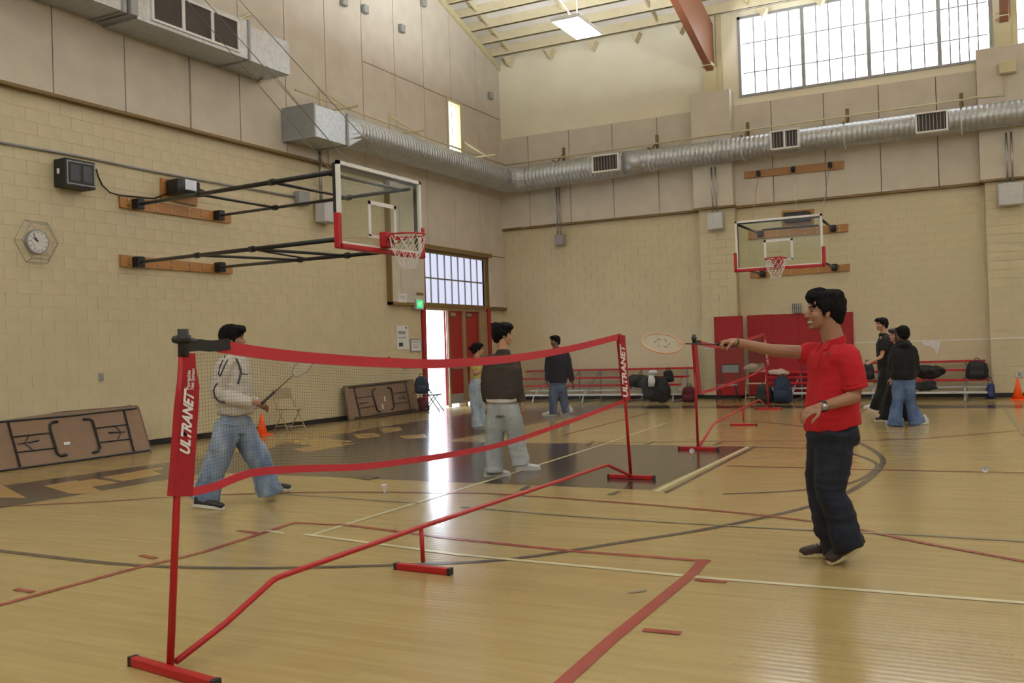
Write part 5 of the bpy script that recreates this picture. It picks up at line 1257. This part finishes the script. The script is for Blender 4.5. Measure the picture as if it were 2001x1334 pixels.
pol = bake_remesh(sh, 'polo_shirt', mat('red_pique', srgb(180, 18, 30), .9, var=.05, scale=20, bump=.3, bscale=500), pr_, .009, 5, fold=folds(.010, 3))
cb = MB(); 
cp = [NB+UPV*.020+(fwd*.072*math.cos(q)+lft*.070*math.sin(q))+UPV*(-.022*math.cos(q)) for q in np.linspace(.35, 2*math.pi-.35, 22)]
cb.ribbon(cp, UPV*.9+fwd*.1, .045, .008)
for s_ in (-1, 1): cb.prism([NB+fwd*.070+lft*s_*.022+UPV*.008, NB+fwd*.052+lft*s_*.050+UPV*.022, NB+fwd*.094+lft*s_*.062-UPV*.030, NB+fwd*.104+lft*s_*.030-UPV*.036], fwd*.006)
cb.build('collar', pol.data.materials[0], pr_)
snap_tube(pol, [(1604, 690), (1601, 705), (1600, 722)], .006, mat('placket', srgb(150, 14, 24), .8), 'placket', pol)
snap_tube(pol, [(1619, 689), (1620, 695)], .006, M['ink'], 'chest_emblem', pol)
sleeve_band = MB().tube([J(1671, 751, -.22), J(1673, 759, -.22)], [.0755, .074], 20).build('sleeve_band', pol.data.materials[0], pr_, True)
tr1 = MB(); tube_cloth(tr1, [J(1617, 845, .08), J(1608, 900, .08), J(1607, 958, .08), J(1616, 1010, .08), J(1634, 1080, .09)], [.118, .112, .098, .098, .092])
tube_cloth(tr1, [J(1636, 845, -.08), J(1630, 900, -.09), J(1622, 955, -.10), J(1640, 1010, -.11), J(1661, 1074, -.12)], [.120, .112, .098, .095, .088])
torso(tr1, [(J(1628, 870), lft*.17, fwd*.14), (J(1627, 845), lft*.185, fwd*.145), (J(1627, 818), lft*.165, fwd*.125)])
bake_remesh(tr1, 'jeans', jean('dark_denim', srgb(12, 15, 24), srgb(22, 29, 46)), pr_, .011, 8, fold=folds(.018, 9, 7, 6))
brn = mat('brown_suede', srgb(54, 38, 34), .7, var=.15, scale=30); crm = mat('cream_rubber', srgb(196, 180, 136), .6)
tdir = J(1500, 1090, -.05)-J(1600, 1090, 0)
def place_shoe(o, toe_px, heel_px, mu, ms, L=.29, depth_off=0.0, **k):
    """toe and heel ground contact in px, heel may be raised"""
    t = FL(*toe_px); dp = depth_of(t); h = PD(heel_px[0], heel_px[1], dp+depth_off); v = h-t; pitch = math.atan2(max(h[2], 0), np.hypot(v[0], v[1])); L = min(max(np.linalg.norm(v), .24), .33)
    d = unit((-v[0], -v[1], 0)); ank = t-d*(L-.085*math.cos(pitch)); return shoe(o, ank, d, 0.0, mu, ms, L=L, pitch=pitch if pitch > .06 else 0.0, **k)
place_shoe(pr_, (1568, 1087), (1650, 1090), brn, crm, depth_off=.0, w=.055); place_shoe(pr_, (1618, 1104), (1690, 1062), brn, crm, depth_off=.08, w=.056)
wt = MB(); wd = unit(wrL-elL); wt.tube([wrL-wd*.030, wrL-wd*.012], .036, 20); wt.build('watch_strap', M['black'], pr_, True, label='dark watch strap')
MB().tube([wrL-wd*.021-FW*.033, wrL-wd*.021-FW*.044], .019, 16).build('watch_face', M['steel'], pr_, True, label='shiny watch face')
MB().tube([wrR-hd_r*.012, wrR-hd_r*.005], .031, 16).build('wristband', M['black'], pr_, True)
hp = wrR+unit(J(1405, 668, .10)-wrR)*.075-UPV*.016
tip = J(1270, 670, .02)+0; butt = J(1462, 671, .10)
bt = hp-(unit(tip-hp))*.12; tp = hp+unit(tip-hp)*.555
rk, rc_, rs, rd_, rn, hl, hw = racket(bt, tp, unit(-FW*.55+UPV*.75), 'racket with pale blurred strings held out by the red-shirted player', M['blackp'], mat('orange_blue_frame', srgb(200, 150, 110), .3))
tn = MB()
for k in range(6):
    q = 2*math.pi*k/6; tn.tube([rc_+rd_*.018*math.cos(q+j*.2)+rs*.02*math.sin(q+j*.2)+rd_*.03*math.cos(q)+rs*.025*math.sin(q)+rn*.003 for j in range(8)], .004, 5)
tn.build('string_print', mat('string_print', srgb(150, 140, 120), .6), rk, label='grey print on the strings')

# ---------- generic standing / walking figure from pixel joints
def figure(lab, root_px, dep, hd, face_px, neck, sh, el, wr, hands, hips, knees, ankles, cl, skinm, hairmat, style, hscale=1.0, torso_w=.19, torso_d=.125, legr=(.10, .09, .08, .09), vox=.009, seed=1, hem=None, waist=None, shoes=None, top='long', shirt_name='jacket', trouser_name='jeans', smile=False, body_px=None, handk=(.4, .4), grp=None, hair_s=1.05, chest=None):
    J = lambda x, y, o=0.0: PD(x, y, dep+o)
    o = person(root_px, lab, grp)
    yawv = J(*face_px)-J(*hd); HRm = axes(math.atan2(yawv[1], yawv[0]), 0); HC = J(*hd); N = J(*neck)
    bv = (J(*body_px[1])-J(*body_px[0])); Fm = axes(math.atan2(bv[1], bv[0])); fw_, lf_ = Fm[:, 0], Fm[:, 1]
    b = MB(); s = hscale; head(b, HC, HRm, s, smile); b.capsule(HC+HRm@(A((-.03, 0, -.05))*s), N, .055*s, .062*s); b.capsule(N, N-UPV*.08, .056, .08)
    S = [J(*p) for p in sh]; E = [J(*p) for p in el]; W = [J(*p) for p in wr]; H = [J(*p) for p in hips]; K = [J(*p) for p in knees]; An = [J(*p) for p in ankles]
    b.capsule(S[0], S[1], .05, .05); wp = J(*waist); ch = J(*chest) if chest else (S[0]+S[1])/2-UPV*.1
    torso(b, [(wp-UPV*.1, lf_*.13, fw_*.09), (wp+UPV*.1, lf_*.12, fw_*.085), (ch, lf_*.15, fw_*.09), ((S[0]+S[1])/2, lf_*.10, fw_*.06)])
    for i in range(2):
        b.capsule(S[i], E[i], .045, .037); b.capsule(E[i], W[i], .037, .026); hv = J(*hands[i])-W[i]
        inn = unit(wp-W[i]) if not cl.get('palm') else cl['palm'][i]
        hand(b, W[i], hv, inn*.6+fw_*.5 if abs(hv[2]) < .1 else fw_*.3+inn, fw_ if abs(hv[2]) > .08 else UPV, .95, handk[i], handk[i] > 1)
        b.capsule(H[i], K[i], .07, .048); b.capsule(K[i], An[i], .046, .033)
    bake_remesh(b, 'body', skinm, o, vox*.62, 4, factor=.5); face_parts(o, HC, HRm, s, skinm, smile); hair(o, HC, HRm, s*hair_s, hairmat, style, seed, vox=max(.007, vox*.8))
    t = MB(); hm = J(*hem); sw = lf_*torso_w; sd = fw_*torso_d; mid = (S[0]+S[1])/2
    torso(t, [(hm, sw*.92, sd*1.0), (hm+(mid-hm)*.18, sw*1.0, sd*1.08), (hm+(mid-hm)*.55, sw*1.02, sd*1.05), (mid-UPV*.07, sw*1.05, sd*1.0), (mid+UPV*.005, sw*.9, sd*.8), (mid+UPV*.045, sw*.62, sd*.66), (N-UPV*.02, lf_*.088, fw_*.076), (N+UPV*.012, lf_*.070, fw_*.070)])
    rs = cl.get('sleeve', (.078, .064, .050))
    for i in range(2):
        if top == 'long': tube_cloth(t, [mid*.45+S[i]*.55, S[i], E[i], W[i]-unit(W[i]-E[i])*.01], [rs[0], rs[0]*.92, rs[1], rs[2]])
        else: tube_cloth(t, [mid*.45+S[i]*.55, S[i], S[i]*.35+E[i]*.65], [rs[0], rs[0]*.9, rs[1]])
    if cl.get('hood'): t.ell(N-fw_*.075-UPV*.02, (.10, .11, .055), Fm); t.tube([N+UPV*.03+fw_*.06*math.cos(q)+lf_*.07*math.sin(q)-fw_*.02 for q in np.linspace(0, 6.28, 17)[:-1]], .026, 8, closed=True)
    jk = bake_remesh(t, shirt_name, cl['top'], o, vox, 10, fold=folds(cl.get('fold', .010), seed))
    if cl.get('tee'): ut = MB(); ut.loft([(hm-UPV*.045, lf_*torso_w*.88, fw_*torso_d*.98), (hm+UPV*.06, lf_*torso_w*.88, fw_*torso_d*.98)], 24); bake_remesh(ut, 'undershirt', M['cord'], o, .012, 2, fold=folds(.008, 2), label='white undershirt hem')
    tr = MB()
    for i in range(2):
        k1 = H[i]*.5+K[i]*.5; k2 = K[i]*.5+An[i]*.5; tube_cloth(tr, [H[i]+UPV*.02, k1, K[i], k2, An[i]-UPV*(.045 if cl.get('flare', 1) else .02)], [legr[0], legr[0]*.92+legr[1]*.08, legr[1], legr[2], legr[3]])
    torso(tr, [(wp-UPV*.16, lf_*.155, fw_*.115), (wp-UPV*.06, lf_*.165, fw_*.12), (wp+UPV*.05, lf_*.145, fw_*.105)])
    jn = bake_remesh(tr, trouser_name, cl['leg'], o, vox*1.15, 10, fold=folds(cl.get('lfold', .013), seed+5, 7, 6))
    for sp in shoes:
        place_shoe(o, sp[0], sp[1], sp[2], sp[3], depth_off=sp[4] if len(sp) > 4 else 0.0)
    return o, jk, jn, J, S, E, W, HC, HRm
wsh = mat('white_shoe', srgb(206, 206, 206), .6, var=.1, scale=30); bsh = mat('black_shoe', srgb(40, 38, 40), .6); wsl = mat('white_sole', srgb(210, 208, 200), .6)
# ---------- 2. striding player in the white jacket
d2 = depth_of(FL(470, 985)); wj = mat('white_jacket_cloth', srgb(188, 182, 172), .85, var=.10, scale=12, bump=.4, bscale=80)
o2, jk, jn, J2, S2, E2, W2, HC2, HR2 = figure('young man in a white patterned jacket striding behind the near net with a racket', (470, 985), d2, (457, 662, 0), (520, 664, .03), (456, 690, 0),
    [(441, 712, -.16), (472, 714, .16)], [(428, 768, -.20), (476, 775, .17)], [(497, 786, -.16), (505, 790, .12)], [(520, 786, -.14), (522, 797, .10)],
    [(448, 828, -.08), (466, 828, .09)], [(425, 900, -.11), (505, 895, .10)], [(399, 970, -.16), (527, 958, .12)],
    dict(top=wj, leg=jean('washed_denim', srgb(92, 112, 138), srgb(150, 164, 180), 2.2), sleeve=(.088, .078, .052), fold=.016, lfold=.014), skin1, hairm, 'short', 1.0, .185, .155, (.125, .118, .122, .135), .009, 4, hem=(459, 808, 0), waist=(458, 815, 0), body_px=((455, 750, 0), (520, 750, -.08)),
    shoes=[((428, 994), (378, 988), bsh, wsl, .0), ((562, 957), (520, 975), bsh, wsl, .0)], handk=(1.3, .5), hair_s=1.13)
for pts, r in (([(436, 703), (430, 715), (427, 730), (430, 735), (440, 712), (446, 700)], .007), ([(461, 700), (467, 712), (471, 727), (468, 740), (464, 752)], .011), ([(417, 760), (420, 775), (428, 784), (442, 786)], .009), ([(471, 730), (478, 731), (486, 731)], .006), ([(418, 762), (421, 752), (427, 748)], .007), ([(441, 692), (438, 700)], .008)):
    snap_tube(jk, pts, r, M['ink'], 'dark_piping', jk)
a = J2(526, 775, -.15); tp2 = J2(605, 704, -.02); dd = unit(tp2-a); L2 = .56
racket(a-dd*.10, a-dd*.10+unit(tp2-a)*.66, unit(np.cross(dd, FW)*.9+FW*.45), 'dark racket carried low by the player in the white jacket', M['blackp'], M['steel'])
# ---------- 3. man in the brown sweatshirt, seen from behind
d3 = depth_of(FL(985, 932)); grj = jean('pale_grey_denim', srgb(150, 156, 156), srgb(178, 184, 184), 2.5)
figure('young man in a dark brown sweatshirt and pale jeans seen from behind', (985, 932), d3, (984, 654, 0), (1040, 658, .06), (983, 684, 0),
    [(957, 708, .04), (1004, 708, -.04)], [(950, 752, .12), (1012, 755, -.04)], [(952, 786, .22), (1019, 786, -.03)], [(956, 800, .24), (1024, 805, -.03)],
    [(970, 795, .04), (995, 795, -.04)], [(966, 855, .03), (1008, 850, -.03)], [(966, 916, .0), (1018, 902, -.06)],
    dict(top=mat('brown_sweat', srgb(58, 50, 45), .9, var=.08, scale=8, bump=.2, bscale=200), leg=grj, tee=1, sleeve=(.082, .066, .050), fold=.011), skin2, hairm, 'fluffy', .98, .215, .14, (.115, .105, .098, .098), .010, 6, hem=(980, 778, 0), waist=(980, 786, 0), body_px=((980, 740, 0), (1010, 740, .22)),
    shoes=[((988, 930), (952, 938), wsh, wsl, .0), ((1052, 918), (1008, 926), wsh, wsl, .0)], shirt_name='sweatshirt', hair_s=1.1)
# ---------- 4. woman in a yellow shirt
d4 = depth_of(FL(935, 841))
figure('woman in a yellow shirt and flared pale jeans by the doors', (935, 841), d4, (934, 683, 0), (975, 684, .1), (932, 700, 0),
    [(924, 709, -.12), (941, 709, .12)], [(928, 730, -.16), (946, 730, .12)], [(948, 722, -.16), (955, 722, .1)], [(953, 712, -.16), (960, 712, .1)],
    [(927, 752, -.06), (936, 752, .06)], [(928, 795, -.07), (938, 795, .06)], [(932, 830, -.07), (943, 826, .08)],
    dict(top=mat('yellow_shirt', srgb(190, 176, 96), .85), leg=jean('sky_denim', srgb(140, 156, 170), srgb(176, 190, 200), 3), sleeve=(.065, .055, .04), fold=.008), skin2, hairm, 'bun', .93, .165, .115, (.098, .075, .078, .105), .011, 8, hem=(932, 741, 0), waist=(931, 742, 0), body_px=((930, 720, 0), (970, 720, .1)),
    shoes=[((951, 838), (930, 842), wsh, wsl, .0), ((958, 833), (938, 836), wsh, wsl, .0)], top='short', shirt_name='tee_shirt')
# ---------- 5. person in the navy hoodie
d5 = depth_of(FL(1090, 816))
figure('person in a navy hooded jacket standing before the left bench', (1090, 816), d5, (1084, 667, 0), (1060, 669, -.18), (1087, 683, 0),
    [(1074, 693, .0), (1106, 693, 0)], [(1070, 722, .0), (1113, 722, 0)], [(1069, 745, -.05), (1118, 746, 0)], [(1070, 755, -.06), (1121, 755, 0)],
    [(1084, 748, 0), (1097, 748, 0)], [(1081, 778, -.05), (1101, 778, 0)], [(1081, 805, -.05), (1106, 803, 0)],
    dict(top=mat('navy_fleece', srgb(24, 24, 40), .9), leg=jean('mid_denim', srgb(70, 82, 110), srgb(92, 104, 130), 3), hood=1, sleeve=(.085, .07, .052), fold=.010), skin3, hairm, 'short', .95, .20, .14, (.105, .095, .085, .08), .012, 11, hem=(1090, 748, 0), waist=(1090, 750, 0), body_px=((1090, 720, 0), (1080, 720, -.3)),
    shoes=[((1062, 812), (1086, 815), wsh, wsl, .0), ((1100, 809), (1114, 806), wsh, wsl, .0)], shirt_name='hooded_jacket')
# ---------- 6. tall man in black
d6 = depth_of(FL(1712, 812)); blk = mat('black_cloth', srgb(18, 18, 20), .9)
figure('tall man in a black T-shirt and black trousers gesturing, left of the talking group', (1712, 812), d6, (1722, 634, 0), (1690, 637, -.08), (1727, 652, 0),
    [(1731, 664, -.14), (1731, 664, .14)], [(1722, 697, -.2), (1738, 697, .16)], [(1706, 705, -.26), (1722, 706, .2)], [(1696, 709, -.28), (1712, 702, .2)],
    [(1732, 722, -.07), (1734, 722, .07)], [(1724, 758, -.08), (1734, 762, .08)], [(1708, 795, -.08), (1727, 806, .08)],
    dict(top=blk, leg=blk, sleeve=(.085, .08, .05), fold=.01), skin2, hairm, 'short', 1.0, .20, .14, (.105, .088, .09, .092), .012, 13, hem=(1734, 724, 0), waist=(1733, 722, 0), body_px=((1730, 700, 0), (1690, 700, -.12)),
    shoes=[((1693, 798), (1712, 806), wsh, wsl, .0), ((1722, 815), (1742, 818), wsh, wsl, .0)], top='short', shirt_name='tee_shirt', trouser_name='trousers')
# ---------- 7. woman with brown hair, behind
d7 = depth_of(FL(1748, 824))
figure('woman with long brown hair and black clothes in the middle of the talking group', (1748, 824), d7, (1748, 655, 0), (1715, 657, -.08), (1752, 672, 0),
    [(1752, 682, -.14), (1757, 682, .13)], [(1746, 712, -.16), (1760, 712, .14)], [(1742, 738, -.14), (1764, 738, .14)], [(1742, 748, -.14), (1766, 748, .14)],
    [(1750, 742, -.07), (1758, 742, .07)], [(1738, 780, -.08), (1765, 780, .06)], [(1732, 815, -.08), (1775, 815, .06)],
    dict(top=blk, leg=blk, sleeve=(.075, .062, .05), fold=.009), mat('skin_pale', srgb(190, 140, 124), .5), hairb, 'long', .93, .175, .13, (.11, .10, .10, .115), .012, 17, hem=(1753, 742, 0), waist=(1753, 742, 0), body_px=((1750, 710, 0), (1710, 710, -.1)),
    shoes=[((1716, 822), (1738, 826), bsh, wsl, .0), ((1762, 821), (1782, 823), bsh, wsl, .0)], shirt_name='pullover', trouser_name='trousers')
# ---------- 8. person in the black hoodie, back turned
d8 = depth_of(FL(1768, 832))
figure('person in a black hoodie and flared blue jeans with back turned', (1768, 832), d8, (1763, 653, 0), (1745, 651, .2), (1765, 671, 0),
    [(1749, 684, .03), (1782, 684, -.03)], [(1744, 714, .05), (1788, 714, -.02)], [(1746, 738, .12), (1786, 738, .08)], [(1748, 748, .14), (1784, 748, .1)],
    [(1757, 745, .02), (1773, 745, -.02)], [(1754, 788, 0), (1779, 788, 0)], [(1749, 826, 0), (1792, 822, 0)],
    dict(top=mat('black_fleece', srgb(20, 19, 20), .92), leg=jean('blue_denim', srgb(62, 84, 122), srgb(96, 118, 150), 3), hood=1, sleeve=(.085, .072, .052), fold=.010), skin3, hairm, 'afro', .97, .20, .145, (.110, .085, .10, .135), .011, 19, hem=(1765, 741, 0), waist=(1765, 743, 0), body_px=((1765, 710, 0), (1750, 710, .3)),
    shoes=[((1738, 829), (1758, 832), wsh, wsl, .0), ((1786, 829), (1806, 829), wsh, wsl, .0)], shirt_name='hoodie')
